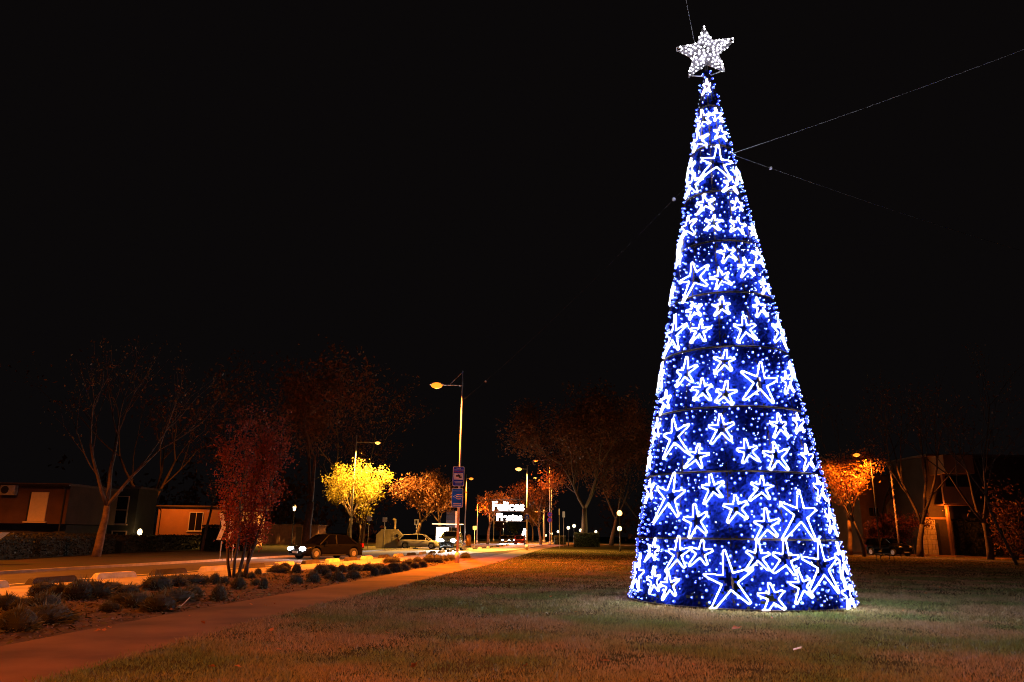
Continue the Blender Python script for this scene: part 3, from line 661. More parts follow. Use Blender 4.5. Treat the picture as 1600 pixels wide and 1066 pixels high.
# right hand trees
p = at(1328,860,75); tree('leafy tree lit orange by the lamp right of the cone tree', (p.x,75,0), zt(1320,695,75), .26, 3.4, .5, 24, 3000, .14, .34, L_ORA, depth=5, nfork=3, grp='trees of the side street')
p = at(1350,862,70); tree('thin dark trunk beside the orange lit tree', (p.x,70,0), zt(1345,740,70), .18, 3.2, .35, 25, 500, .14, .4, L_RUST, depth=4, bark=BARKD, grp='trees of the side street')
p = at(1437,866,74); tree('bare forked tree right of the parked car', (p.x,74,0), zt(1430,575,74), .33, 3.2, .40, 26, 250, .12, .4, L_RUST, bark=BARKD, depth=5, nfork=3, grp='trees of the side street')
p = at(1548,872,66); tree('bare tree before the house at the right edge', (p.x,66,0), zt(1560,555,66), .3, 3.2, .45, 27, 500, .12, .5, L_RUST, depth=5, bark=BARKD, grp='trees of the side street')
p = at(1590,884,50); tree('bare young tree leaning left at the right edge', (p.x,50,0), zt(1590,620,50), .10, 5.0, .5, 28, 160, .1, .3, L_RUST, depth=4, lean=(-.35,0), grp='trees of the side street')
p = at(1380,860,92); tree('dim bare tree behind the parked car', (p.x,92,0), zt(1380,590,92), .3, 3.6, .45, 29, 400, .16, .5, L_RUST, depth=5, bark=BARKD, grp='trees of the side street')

# ================================================================== BUSHES, DIVIDER BLOCKS
lav_m = mat('lavender foliage', (.115,.115,.055), .8, 0, .3, 5, col2=(.15,.12,.07), spec=.2, obj=True)
lav_mesh = []
for v in range(5):
    g = np.random.default_rng(40+v); n = 1000
    th = np.arccos(g.uniform(-.05,1,n)); ph = g.uniform(0,2*PI,n); d = np.stack([np.sin(th)*np.cos(ph), np.sin(th)*np.sin(ph), np.cos(th)],1)
    L = (.5 + .07*np.sin(ph*2+v)*np.sin(th*3+v) + .06*np.sin(ph*5+v*2)*np.sin(th*4))[:,None]*g.uniform(.85,1.12,(n,1)); d2 = d + g.normal(0,.09,(n,3))
    base = d*g.uniform(.22,.36,(n,1)); tip = d2*L; s = np.cross(d, g.normal(0,1,(n,3))); s /= np.linalg.norm(s,axis=1)[:,None]; s *= .013
    mid = (base+tip)/2 + g.normal(0,.02,(n,3))
    Q = np.stack([base, mid - s, tip, mid + s],1); Q[:,:,2] = np.maximum(Q[:,:,2]*.92, 0.0)
    me_o = quads('bush_proto', Q, lav_m); lav_mesh.append(me_o.data); bpy.data.objects.remove(me_o)
core = MB()
core.ball((0,0,.17), .41, 12, 8, .62); core_me = core.build('core_proto', mat('bush core', (.03,.028,.018), .95)); core_mesh = core_me.data; bpy.data.objects.remove(core_me)
bushes = [(8,953,28,26),(34,957,32,24),(67,960,40,33),(25,986,48,35),(70,974,62,28),(66,931,34,22),(90,936,28,27),(120,937,34,31),(145,935,30,27),(172,928,30,20),(197,928,26,17),(171,955,24,17),(193,947,24,20),(214,949,28,26),(247,955,40,29),(271,941,40,25),(245,922,32,22),(272,916,36,18),(296,913,34,17),(301,934,23,19),(341,939,26,25),(320,911,16,13),(335,913,16,18),(350,913,14,11),(372,921,21,19),(376,903,18,9),(392,904,13,11),(403,898,9,11),(400,915,17,10),(411,920,14,20),
    (436,895,26,12),(463,896,14,16),(462,912,16,16),(489,910,18,16),(445,890,14,10),(502,896,20,14),(510,900,14,12),(516,893,16,12),(528,909,20,18),(534,895,18,14),(513,905,10,10),(552,904,20,16),(553,893,22,12),(565,892,16,10),(576,892,20,14),(585,900,14,14),(592,892,16,12),(601,897,16,14),(612,880,20,12),(616,894,18,16),(622,888,12,8),(630,892,16,14),(640,885,18,12),(648,888,14,12),(660,887,14,12),(652,879,12,10),(672,880,20,14),(683,880,20,14),(694,877,14,10),(703,876,14,10),(727,872,16,8)]
q = random.Random(77)
for i, (px, py, wp, hp) in enumerate(bushes):
    b = gr(px, py); s = (at(px+10, py, b.y).x - b.x)/10; kk = 1.25 if px < 300 else 1.0; wx_, hz = wp*s*kk*q.uniform(1.05,1.4), hp*s*q.uniform(.95,1.2)
    o = bpy.data.objects.new('lavender_bush', None); C.objects.link(o); o.location = (b.x, b.y, 0); o.rotation_euler.z = q.uniform(0, 6.28)
    o.scale = (wx_/1.0, wx_/1.0*q.uniform(.8,1.25), max(.35*wx_, hz)/.52)
    if py > 930 and px < 300: lab = 'large grey green lavender bush in the near left corner of the bed'
    elif px < 430: lab = 'grey green lavender bush in the bed around the red tree'
    else: lab = 'small round lavender bush beside the path toward the lamp post'
    lab = {(25,986): 'frontmost lavender bush at the lower left corner by the path', (70,974): 'wide low lavender bush just right of the frontmost bush', (247,955): 'large lavender bush just left of the hose', (341,939): 'lavender bush by the path just right of the hose end',
           (271,941): 'lavender bush right behind the hose', (171,955): 'small lone lavender bush near the path left of the hose clump', (727,872): 'lavender tuft just right of the tall lamp post', (703,876): 'lavender bush touching the foot of the tall lamp post', (436,895): 'low wide lavender bush by the kerb right of the red tree',
           (8,953): 'lavender bush cut by the left edge of the picture', (528,909): 'biggest round lavender bush beside the middle of the path'}.get((px, py), lab)
    tag(o, lab, 'bush', 'lavender bushes ' + ('in the near corner' if (py > 930 and px < 300) else ('around the red tree' if px < 430 else 'toward the lamp post')))
    for nm, me in (('foliage', lav_mesh[i % 5]), ('core', core_mesh)):
        c = bpy.data.objects.new(nm, me); C.objects.link(c); c.parent = o
# bark chips, twigs and weeds over the soil of the bed
def bed_litter(n, y0, y1, size, lift, seed, m, nm, lab):
    g = np.random.default_rng(seed); y = g.uniform(y0, y1, n); xa = np.interp(y, [p[1] for p in BR], [p[0]+.3 for p in BR]); xb = np.interp(y, [p[1] for p in WL], [p[0]-.03 for p in WL])
    x = xa + (xb-xa)*g.uniform(0,1,n); P = np.stack([x, y, g.uniform(.0,lift,n)],1)
    a = g.normal(0,1,(n,3)); a[:,2] *= .35; a /= np.linalg.norm(a,axis=1)[:,None]; b = np.cross(a, g.normal(0,1,(n,3)) + np.array([0,0,2.])); b /= np.linalg.norm(b,axis=1)[:,None]
    s_ = size*g.uniform(.4,1.5,(n,1)); V = np.stack([P-a*s_, P-b*s_*.4, P+a*s_, P+b*s_*.4],1); V[:,:,2] = np.maximum(V[:,:,2], .002)
    tag(quads(nm, V, m), lab, 'ground cover', kind='stuff')
bed_litter(14000, 7, 45, .035, .03, 61, mat('bark chips', (.16,.085,.05), .9, 0, .4, 3, obj=True), 'bark_mulch', 'loose bark chips covering the planting bed')
bed_litter(3500, 8, 40, .05, .07, 62, mat('dry weeds', (.10,.085,.035), .9, 0, .4, 3, obj=True), 'weeds', 'dry weeds and twigs between the lavender bushes')
# divider blocks between cycle lane and road
blk = MB(); n = 12
prof = [(-.88,0),(-.80,.14),(-.72,.18),(.72,.18),(.80,.14),(.88,0)]
vs = [(x, y*(1 if z < .1 else .72), z) for y in (-.13,.13) for x, z in prof]
blk.add(vs, [(5,4,3,2,1,0),(6,7,8,9,10,11)] + [(i,i+1,7+i,6+i) for i in range(5)] + [(0,6,11,5)])
blk_l = blk.build('p', mat('white concrete block', (.62,.52,.34), .8, 0, .2, 4, .3)); blk_d = blk.build('p', mat('dark rubber block', (.05,.036,.03), .8, 0, .3, 4, .3))
ml, md = blk_l.data, blk_d.data; bpy.data.objects.remove(blk_l); bpy.data.objects.remove(blk_d)
y = 19.95; i = 3; ORD = ['nearest', 'second', 'third', 'fourth', 'fifth', 'sixth', 'seventh']; seen = [0, 0]
while y < 118:
    x = interp(BK, [y])[0][0]; x2 = interp(BK, [y+1])[0][0]; o = bpy.data.objects.new('lane_divider_block', ml if i % 2 else md); C.objects.link(o)
    o.location = (x, y, -.03); o.rotation_euler.z = math.atan2(1, x2-x) + q.uniform(-.06,.06)
    if y < 45:
        k_ = seen[i % 2]; seen[i % 2] += 1
        lab = ('cream' if i % 2 else 'dark') + ' lane divider block, ' + ORD[min(6, k_)] + (' of its colour to the left edge' if k_ == 0 else ' of its colour from the left edge')
    else: lab = ('cream' if i % 2 else 'dark') + ' lane divider block in the far row toward the banner'
    tag(o, lab, 'divider block', 'lane divider blocks')
    y += 2.65 if y < 45 else 3.2; i += 1
# irrigation hose in the bed
hs = MB().tube([gr(258,953)+Vector((0,0,.03)), gr(283,951)+Vector((0,0,.05)), gr(292,945)+Vector((0,0,.10)), gr(300,938)+Vector((0,0,.12)), gr(310,934)+Vector((0,0,.08)), gr(321,932)+Vector((0,0,.05))], .011, 6).build('hose', mat('pale hose', (.40,.28,.20), .5), None, True)
tag(hs, 'pale irrigation hose curling out of the bed beside the path', 'hose')
# litter on the lawn
b = gr(1152, 989); lf = MB().add([(0,0,.0),(.06,-.05,.02),(.11,.0,.015),(.17,.03,.045),(.11,.07,.03),(.06,.10,.05),(.02,.06,.02)], [(0,1,2,6),(2,3,4,6),(4,5,6)])
lf.add([(0,0,-.004),(.06,-.05,.016),(.11,.0,.011),(.17,.03,.041),(.11,.07,.026),(.06,.10,.046),(.02,.06,.016)], [(6,2,1,0),(6,4,3,2),(6,5,4)])
lo = lf.build('fallen_leaf', mat('orange leaf', (.50,.16,.03), .7)); lo.location = (b.x-.08, b.y, .055); tag(lo, 'curled orange leaf on the grass before the cone tree', 'leaf')
b = gr(1247, 1024); sp = MB().add([(0,0,0),(.13,.05,.02),(.15,.09,.035),(.02,.045,.01),(0,0,.006),(.13,.05,.026),(.15,.09,.041),(.02,.045,.016)], [(3,2,1,0),(4,5,6,7),(0,1,5,4),(1,2,6,5),(2,3,7,6),(3,0,4,7)]).build('paper_scrap', WHITEP)
sp.location = (b.x-.06, b.y, .06); tag(sp, 'white scrap of paper on the lawn near the lower edge', 'litter')
q = random.Random(9)
for i in range(46):                                  # leaves blown over the lawn and the bed
    if i < 30: px, py = q.uniform(300,1590), q.uniform(905,1050)
    else: px, py = q.uniform(20,430), q.uniform(945,1000)
    b = gr(px, py)
    if math.hypot(b.x-TX, b.y-TY) < 2.8: continue
    o = lo.copy(); C.objects.link(o); o.location = (b.x, b.y, .045); o.rotation_euler = (q.uniform(-.4,.4), q.uniform(-.4,.4), q.uniform(0,6.3)); s = q.uniform(.35,.6); o.scale = (s,s,s)
    o['label'] = 'small dry fallen leaf lying on the ground'; o['group'] = 'small fallen leaves'

# ================================================================== VEHICLES
TYRE = mat('tyre rubber', (.015,.015,.016), .85); RIM = mat('alloy rim', (.55,.55,.57), .3, .8); GLASS = glass('car glass', (.0015,.0015,.002), .05); TRIM = mat('black trim', (.012,.012,.013), .5)
HEAD = emit('headlamp', (1.0,.97,.92), 50); HEADOFF = mat('headlamp glass off', (.5,.5,.5), .12, .3); TAIL = mat('tail lamp red', (.30,.01,.01), .2); PLATE = mat('number plate', (.75,.75,.72), .5)
def car(label, loc, heading, paint, L=4.3, W=1.78, H=1.46, style='hatch', lights=True, power=0, grp='cars', hcol=(1,.95,.88), simple=False, aim=None, hs=1.0):
    o = thing('car', label, 'car', loc, heading, grp); hl, hw = L/2, W/2
    k = H/1.46; wr = .32 if H < 1.6 else .36; fx, rx = hl - .84, -hl + .78
    belt = .92*k; hood = .80*k if style != 'van' else .98*k
    # stations along the length: (x, top of the lower body, half width)
    st = [(-hl,.62*k,.80),(-hl+.06,.80*k,.90),(-hl+.25,belt*.99,.96),(-hl+.8,belt,1.0),(-.4,belt*.99,1.0),(.55,belt*.97,1.0),(hl-1.15,hood*1.06,.99),(hl-.6,hood,.965),(hl-.22,hood*.90,.90),(hl-.05,hood*.78,.82),(hl,hood*.66,.74)]
    if style == 'saloon': st[1] = (-hl+.06,.84*k,.88); st[2] = (-hl+.3,.93*k,.94)
    xs = np.unique(np.concatenate([np.linspace(-hl,hl,40), [fx-wr-.06,fx+wr+.06,rx-wr-.06,rx+wr+.06], fx+np.linspace(-wr-.05,wr+.05,13), rx+np.linspace(-wr-.05,wr+.05,13)]))
    sx_ = [s[0] for s in st]; top = np.interp(xs, sx_, [s[1] for s in st]); hwid = np.interp(xs, sx_, [s[2]*hw for s in st])
    zb = np.full(len(xs), .20); zb = np.where(xs > hl-.25, .24, zb)
    for wx0 in (fx, rx):
        dx = np.abs(xs-wx0); ar = wr+.05; m_ = dx < ar; zb = np.where(m_, np.maximum(zb, wr + np.sqrt(np.maximum(0, ar*ar-dx*dx))), zb)
    mb = MB(); ns = len(xs); ring = []
    for x, t, h_, z0 in zip(xs, top, hwid, zb):
        zc = max(z0, .30); zz = [z0, z0+.05, (z0+t)/2, t-.12, t-.03, t+.015, t+.035]; yy = [h_*.93, h_*.985, h_*1.0, h_*.975, h_*.93, h_*.6, 0]
        zz[2] = max(zz[1]+.005, min(zz[2], t-.13)); zz[3] = max(zz[3], zz[2]+.005); zz[4] = max(zz[4], zz[3]+.005); zz[5] = max(zz[5], zz[4]+.003); zz[6] = max(zz[6], zz[5]+.002)
        half = list(zip(yy, zz)); ring.append([(x, y, z) for y, z in half] + [(x, -y, z) for y, z in half[-2::-1]])
    m = len(ring[0]); vs = [p for r in ring for p in r]; fs = [(i*m+j, i*m+j+1, (i+1)*m+j+1, (i+1)*m+j) for i in range(ns-1) for j in range(m-1)]
    fs += [tuple(range(m)), tuple(range(ns*m-1, (ns-1)*m-1, -1))] + [(i*m, (i+1)*m, (i+1)*m+m-1, i*m+m-1) for i in range(ns-1)]
    mb.add(vs, fs); body = mb.build('body', paint, o, True)
    # greenhouse: glass volume with roof and pillars
    if style == 'saloon': gx = [(-hl+.55,belt),(-hl+1.15,H-.06),(-.1,H),(.35,H-.03),(hl-1.05,hood*1.08)]
    elif style == 'hatch': gx = [(-hl+.10,belt),(-hl+.50,H-.10),(-.4,H),(.35,H-.04),(hl-1.0,hood*1.08)]
    else: gx = [(-hl+.06,belt),(-hl+.30,H-.08),(-.6,H),(.45,H-.05),(hl-1.0,hood*1.06)]
    def ghouse(inset, lift, xs2, zlow):
        vs = []; P = [g[0] for g in gx]; Z = [g[1] for g in gx]
        for x in xs2:
            zt_ = float(np.interp(x, P, Z)) + lift; f = max(0, min(1, (zt_-belt)/(H-belt))); y0 = hw*.92 - inset; y1 = y0 - .20*f
            vs += [(x, y0, min(zlow, zt_-.001)), (x, y1, zt_-.02), (x, 0, zt_), (x, -y1, zt_-.02), (x, -y0, min(zlow, zt_-.001))]
        n_ = len(xs2); return vs, [(i*5+j, i*5+j+1, i*5+j+6, i*5+j+5) for i in range(n_-1) for j in range(4)] + [(4,3,2,1,0), ((n_-1)*5,(n_-1)*5+1,(n_-1)*5+2,(n_-1)*5+3,(n_-1)*5+4)]
    v, f = ghouse(0, 0, list(np.linspace(gx[0][0], gx[-1][0], 26)), belt-.04); MB().add(v, f).build('windows', GLASS, o, True)
    rf = MB(); x0, x1 = gx[1][0]+.02, gx[3][0]+.03; P = [g[0] for g in gx]; Z = [g[1] for g in gx]
    vs = []; xr = list(np.linspace(x0, x1, 10))
    for x in xr:
        z = float(np.interp(x, P, Z)); y1 = hw*.92-.19
        vs += [(x, y1+.01, z-.055), (x, y1-.04, z+.004), (x, 0, z+.022), (x, -y1+.04, z+.004), (x, -y1-.01, z-.055)]
    rf.add(vs, [(i*5+j, i*5+j+1, i*5+j+6, i*5+j+5) for i in range(9) for j in range(4)]); rf.build('roof', paint, o, True)
    for s in (1, -1):
        pl = MB(); y0, y1 = s*(hw*.925), s*(hw*.92-.185)
        pl.tube([(gx[4][0]-.02, y0, gx[4][1]-.03), (gx[3][0]+.02, y1, gx[3][1]-.03)], .035, 5); pl.tube([(gx[0][0]+.03, y0, gx[0][1]-.02), (gx[1][0]+.02, y1, gx[1][1]-.03)], .06, 5)
        pl.build('pillar', paint, o)
        MB().tube([(-.12, y0*1.003, belt-.04), (-.16, y1*1.01, H-.05)], .035, 4).build('door_post', TRIM, o)
        MB().bbox((gx[3][0]+.42, s*(hw+.07), belt+.06), (.10,.18,.13), .03).build('mirror', paint, o)
        if not simple:
            MB().box((-.35, s*(hw*.985), belt-.13), (.16,.03,.025)).build('door_handle', paint, o); MB().box((.62, s*(hw*.985), belt-.13), (.16,.03,.025)).build('door_handle', paint, o)
            MB().box((.1, s*hw*.965, .25), (L-2.6,.05,.07)).build('sill', TRIM, o)
        for x in (fx, rx):
            t = MB().lathe([(wr*.62,-.10),(wr*.93,-.10),(wr,-.06),(wr,.06),(wr*.93,.10),(wr*.62,.10)], (x, s*(hw-.11), wr), 20, 'Y').build('wheel', TYRE, o, True)
            rm = MB().lathe([(wr*.63,-.02),(wr*.60,.01),(.05,.03)], (x, s*(hw-.11)+ (.085 if s > 0 else -.085), wr), 16, 'Y')
            for a in range(5): rm.box((x+wr*.3*math.cos(a*1.2566), s*(hw-.005), wr+wr*.3*math.sin(a*1.2566)), (.05,.02,.05))
            rm.build('rim', RIM, t)
        yl = s*hw*.62
        hb = MB().ball((0,0,0), .13*hs, 10, 6, .62); hb.v = [(p[0]*1.0+hl-.06-abs(p[1])*.0, p[1]*1.55+yl*1.05, p[2]*1.25+hood*.76) for p in hb.v]; hb.build('headlight', HEAD if lights else HEADOFF, o, True)
        MB().box((-hl+.07, s*hw*.78, .80*k), (.10,.22,.22)).build('tail_light', TAIL, o)
        if lights and power: 
            a_ = Vector((1, 0, -.06)) if aim is None else Vector(aim)
            lamp(o, (hl+.16, yl, hood*.78), power, hcol, 'SPOT', .07, 75, .8, a_)
    MB().box((hl-.02, 0, hood*.62), (.07, W*.50, .15)).build('grille', TRIM, o); MB().box((hl+.02, 0, .40), (.03, .52, .11)).build('number_plate', PLATE, o)
    MB().box((hl-.03, 0, .27), (.10, W*.62, .10)).build('bumper_intake', TRIM, o)
    return o
P_BLACK = mat('black car paint', (.0035,.0035,.004), .30, 0, .1, 3, spec=.05); P_CREAM = mat('cream car paint', (.62,.56,.42), .25, .0, .06, 3, coat=.5); P_GREY = mat('dark grey car paint', (.05,.055,.06), .22, .4, .1, 3, coat=.5); P_DRED = mat('dark red car paint', (.12,.015,.012), .25, .2, .1, 3, coat=.5)
p = (gr(470,874) + gr(555,869))/2
car('black hatchback driving left with both headlights lit', (-11.0, 46.0, -.034), math.atan2(-.72,-.60), P_BLACK, 4.35, 1.78, 1.44, 'saloon', power=300, hs=1.25)
car('cream estate car parked side on behind the headlit van', (at(655,850,80).x, 80.5, -.03), -.06, P_CREAM, 4.4, 1.8, 1.50, 'hatch', lights=False)
car('dark grey van like car facing the viewer with dazzling headlights', (at(703,855,76).x, 77.0, -.034), math.atan2(-1,.18)+R_(-16), P_GREY, 4.3, 1.85, 1.82, 'van', power=4500, hs=1.5)
for i, (px, Y, pw, lab, pt, st_) in enumerate(((788,138,5000,'far car with white headlights, leftmost of the two under the banner',P_GREY,'hatch'),(797,146,5000,'far car with white headlights, right of the two under the banner',P_BLACK,'hatch'))):
    p = at(px, 848, Y); car(lab, (p.x, Y, -.034), -PI/2 + .13, pt, 4.2, 1.78, 1.5, st_, power=pw, simple=True, grp='far oncoming cars')
p = at(813, 848, 125); car('dark red car parked right of the far headlights', (p.x, 125, 0), PI/2-.1, P_DRED, 4.2, 1.78, 1.5, 'hatch', lights=False, simple=True)
p = at(1402, 868, 75); car('black estate car parked before the lit garden wall at right', (p.x, 76.5, -.03), math.atan2(-.92,.25), P_BLACK, 4.6, 1.84, 1.72, 'van', lights=False)

# ================================================================== CONTAINER, SHELTER, BENCH
cont_m = mat('beige container', (.50,.42,.22), .6, 0, .15, 2)
x0, x1 = at(588,850,81).x, at(629,850,81).x; Wc = x1-x0; zc = at(600,827,81).z
rc = thing('recycling_container', 'large beige recycling container with sloped top left of the cream car', 'container', ((x0+x1)/2, 81, 0), .12)
prof = [(-Wc/2,0),(Wc/2,0),(Wc/2,zc*.70),(Wc*.30,zc),(-Wc*.30,zc),(-Wc/2,zc*.70)]
k = len(prof); MB().add([(x,y,z) for y in (-.8,.8) for x,z in prof], [tuple(range(k)), tuple(range(2*k-1,k-1,-1))] + [(i,(i+1)%k,k+(i+1)%k,k+i)[::-1] for i in range(k)]).build('body', cont_m, rc)
for x in (-Wc*.2, Wc*.12, Wc*.32): MB().box((x,-.815,zc*.38), (.05,.03,zc*.7)).build('rib', cont_m, rc)
MB().lathe([(.16,-.04),(.16,.05)], (Wc*.28,-.80,zc*.66), 14, 'Y').build('opening', TRIM, rc)
MB().tube([(Wc*.18,0,zc),(Wc*.18,0,zc+1.0),(Wc*.08,0,zc+1.08)], .10, 8).build('lifting_hook', cont_m, rc); MB().box((-Wc*.18,0,zc+.12), (.06,.06,.3)).build('lug', STEEL, rc)
Y = 88; a, b2 = at(681,840,Y), at(701,840,Y)
sh = thing('bus_shelter', 'bus shelter with white lit advertising panel behind the headlit car', 'bus shelter', ((a.x+b2.x)/2, Y, 0), .1); Wp = b2.x-a.x
MB().bbox((0,0,1.15), (Wp+.12,.16,2.5), .05).build('panel_frame', DARKMETAL, sh)
MB().box((0,-.085,1.2), (Wp-.05,.012,2.1)).build('lit_panel', emit('lit poster', (.95,1.0,.92), 2.2), sh)
MB().bbox((.6,.9,2.62), (Wp+2.2,1.9,.12), .04).build('roof', STEEL, sh); MB().box((.6,-.07,2.62), (Wp+2.1,.03,.07)).build('roof_light', emit('roof strip', (1,.8,.5), 2.5), sh)
for x in (Wp/2+.3, Wp/2+1.4): MB().tube([(x,1.7,0),(x,1.7,2.56)], .05, 6).build('post', STEEL, sh)
MB().box((.9,1.72,1.3), (1.9,.02,1.9)).build('back_pane', glass('shelter glass', (.05,.06,.06)), sh)
lamp(sh, (0,-.4,1.3), 120, (.95,1,.92), 'POINT', .4)
b = gr(1384, 877); bn2 = thing('park_bench', 'small dark bench on the lawn before the parked black car', 'bench', (b.x, b.y, 0), .2)
for i in range(3): MB().bbox((0,-.18+i*.18,.45), (1.3,.14,.04), .01).build('slat', DARKMETAL, bn2)
for i in range(2): MB().bbox((0,.30,.62+i*.17), (1.3,.04,.12), .01).build('back_slat', DARKMETAL, bn2)
for x in (-.55,.55): MB().tube([(x,-.22,0),(x,-.20,.43),(x,.24,.43),(x,.32,.85)], .025, 5).build('leg', DARKMETAL, bn2); MB().tube([(x,.24,.43),(x,.30,0)], .025, 5).build('leg', DARKMETAL, bn2)
# orange bollard-like post by the road right of the headlit car
p = at(732, 848, 95); ob = thing('roadside_post', 'short orange topped post right of the headlit car', 'bollard', (p.x, 95, 0)); MB().lathe([(.32,0),(.32,1.15),(.24,1.4),(.05,1.5)], n=10).build('body', mat('orange plastic', (.55,.18,.03), .6), ob, True); MB().lathe([(.36,-.02),(.36,.12),(.33,.14)], n=10).build('foot', DARKMETAL, ob)

# ================================================================== BUILDINGS
def window(parent, c, w_, h_, frame, pane, d=.10, nx=1, nz=1, sill=True, face='Y'):
    """recessed window on a wall facing -Y (local); c = centre on the wall face"""
    f = MB(); t = .07; x, y, z = c
    for zz in (z-h_/2+t/2, z+h_/2-t/2): f.box((x,y-.02,zz), (w_,d,t))
    for xx in (x-w_/2+t/2, x+w_/2-t/2): f.box((xx,y-.021,z), (t,d-.004,h_-2*t))
    for i in range(1, nx): f.box((x-w_/2+w_*i/nx,y-.022,z), (.05,d-.02,h_-2*t))
    for i in range(1, nz): f.box((x,y-.023,z-h_/2+h_*i/nz), (w_-2*t,d-.03,.05))
    wd = MB().box((x,y+.005,z), (w_-2*t,.03,h_-2*t)).build('window', pane, parent); f.build('frame', frame, wd)
    if sill: MB().box((x,y-.07,z-h_/2-.04), (w_+.2,.2,.07)).build('sill', frame, wd)
    return wd
WALLD = mat('dark plaster', (.09,.045,.028), .9, 0, .25, 1.2, .3); WALLG = mat('grey green plaster', (.045,.04,.028), .9, 0, .2, 1.2, .3); WALLO = mat('ochre plaster', (.45,.25,.14), .9, 0, .12, 1.2, .3)
DGL = glass('dark window', (.015,.012,.012), .12); SHUT = mat('cream roller shutter', (.62,.50,.30), .6, 0, .06)
# dark house at the left
Y = 48; lx, rx_ = at(-160,800,Y).x, at(104,800,Y).x; topz = at(50,757,Y).z; lowz = at(50,817,Y).z
ha = thing('house', 'dark plastered house with lit cream shutter at left edge', 'house', ((lx+rx_)/2, Y, 0)); Wd = rx_-lx
MB().box((0,3,(topz+lowz)/2-.05), (Wd,6,topz-lowz)).build('wall', WALLD, ha); MB().box((0,3.4,lowz/2-.1), (Wd-.8,5,lowz)).build('ground_floor', mat('dark stone', (.05,.045,.04), .9, 0, .3, 2), ha)
MB().box((0,2.9,topz), (Wd+.4,6.6,.14)).build('roof', mat('roof slab', (.12,.07,.05), .8), ha)
MB().tube([(-Wd/2-.2,-.45,topz-.02),(Wd/2+.2,-.45,topz-.05)], .06, 6).build('gutter', DARKMETAL, ha); MB().tube([(Wd/2-.25,-.42,topz-.05),(Wd/2-.25,-.08,topz-.4),(Wd/2-.25,-.08,.2)], .045, 6).build('downpipe', DARKMETAL, ha)
a, c_ = at(47,769,Y), at(73,815,Y); cx = at(60,792,Y).x - (lx+rx_)/2; zw = (a.z+c_.z)/2; hw_ = a.z-c_.z; ww = at(73,792,Y).x-at(46,792,Y).x
sw = MB().box((cx,-.02,zw), (ww,.06,hw_)).build('shutter', SHUT, ha)
nsl = 14
for i in range(nsl): MB().box((cx,-.055,zw-hw_/2+hw_*(i+.5)/nsl), (ww-.04,.02,hw_/nsl*.8)).build('slat', SHUT, sw)
fm = MB(); fm.box((cx,-.06,zw-hw_/2-.05), (ww+.35,.25,.08)); fm.build('sill', SHUT, sw)
MB().box((cx-ww/2-.06,-.01,zw), (.10,.08,hw_)).build('reveal', TRIM, sw)
p = at(18,766,Y); ac = MB().bbox((p.x-(lx+rx_)/2,-.25,p.z), (.95,.4,.65), .05).build('air_conditioner', mat('grey casing', (.30,.27,.24), .6), ha); MB().lathe([(.24,-.02),(.24,.02),(.10,.03)], (p.x-(lx+rx_)/2-.12,-.46,p.z), 16, 'Y').build('fan_grille', TRIM, ac)
Y = 55; lx, rx_ = at(108,800,Y).x, at(243,800,Y+3).x; topz = at(200,763,Y).z
hb_ = thing('house', 'dim grey green house wing with tall framed window behind bare tree', 'house', ((lx+rx_)/2, Y, 0)); Wd = rx_-lx; mid = (lx+rx_)/2
MB().box((0,1.5,topz/2), (Wd,3,topz)).build('wall', WALLG, hb_); MB().box((0,1.5,topz+.05), (Wd+.5,3.5,.14)).build('roof', mat('roof slab', (.12,.07,.05), .8), hb_)
p = at(189,797,Y); h1 = at(189,776,Y).z-at(189,820,Y).z
window(hb_, (p.x-mid,-.0,p.z), 1.05, h1, WALLO, DGL, nz=2); p = at(186,836,Y); window(hb_, (p.x-mid,0,p.z), 1.1, .6, WALLO, DGL)
p = at(221,832,Y); pl_ = MB().ball((p.x-mid,-.25,p.z), .17, 8, 6, 1.5).build('wall_lamp', emit('porch lamp', (1,.75,.35), 7), hb_, True); MB().box((p.x-mid,-.10,p.z-.32), (.12,.2,.06)).build('bracket', DARKMETAL, pl_)
lamp(hb_, (p.x-mid,-.6,p.z+.1), 14, (1,.6,.22), 'POINT', .12)
Y = 74; lx, rx_ = at(246,810,Y).x, at(372,810,Y).x; topz = at(300,793,Y).z; mid = (lx+rx_)/2; Wd = rx_-lx
hc = thing('house', 'single storey orange lit house with white barred window', 'house', (mid, Y, 0)); MB().box((0,4,topz/2), (Wd,8,topz)).build('wall', WALLO, hc); MB().box((0,3.9,topz+.08), (Wd+.6,8.6,.18)).build('roof', mat('roof slab', (.12,.07,.05), .8), hc)
MB().tube([(-Wd/2-.2,-.42,topz+.02),(Wd/2+.2,-.42,topz)], .06, 6).build('gutter', DARKMETAL, hc); MB().tube([(-Wd/2+.3,-.40,topz),(-Wd/2+.3,-.07,topz-.35),(-Wd/2+.3,-.07,.1)], .045, 6).build('downpipe', DARKMETAL, hc)
p = at(306,815,Y); h1 = at(306,800,Y).z-at(306,830,Y).z; window(hc, (p.x-mid,0,p.z), at(317,815,Y).x-at(295,815,Y).x, h1, WHITEP, DGL, nx=2, nz=1)
lamp_ = thing('added_lantern', 'added small lantern lighting the orange house', 'lantern', (lx+.6, Y-2.8, 0)); MB().tube([(0,0,0),(0,0,4.6)], .04, 6).build('post', DARKMETAL, lamp_); MB().ball((0,0,4.7), .12, 8, 6).build('globe', emit('dim globe', SODIUM, 1.5), lamp_); lamp(lamp_, (1.6,-.8,4.7), 800, SODIUM, 'POINT', .15)  # lantern invented to light the orange wall, its light set off the globe
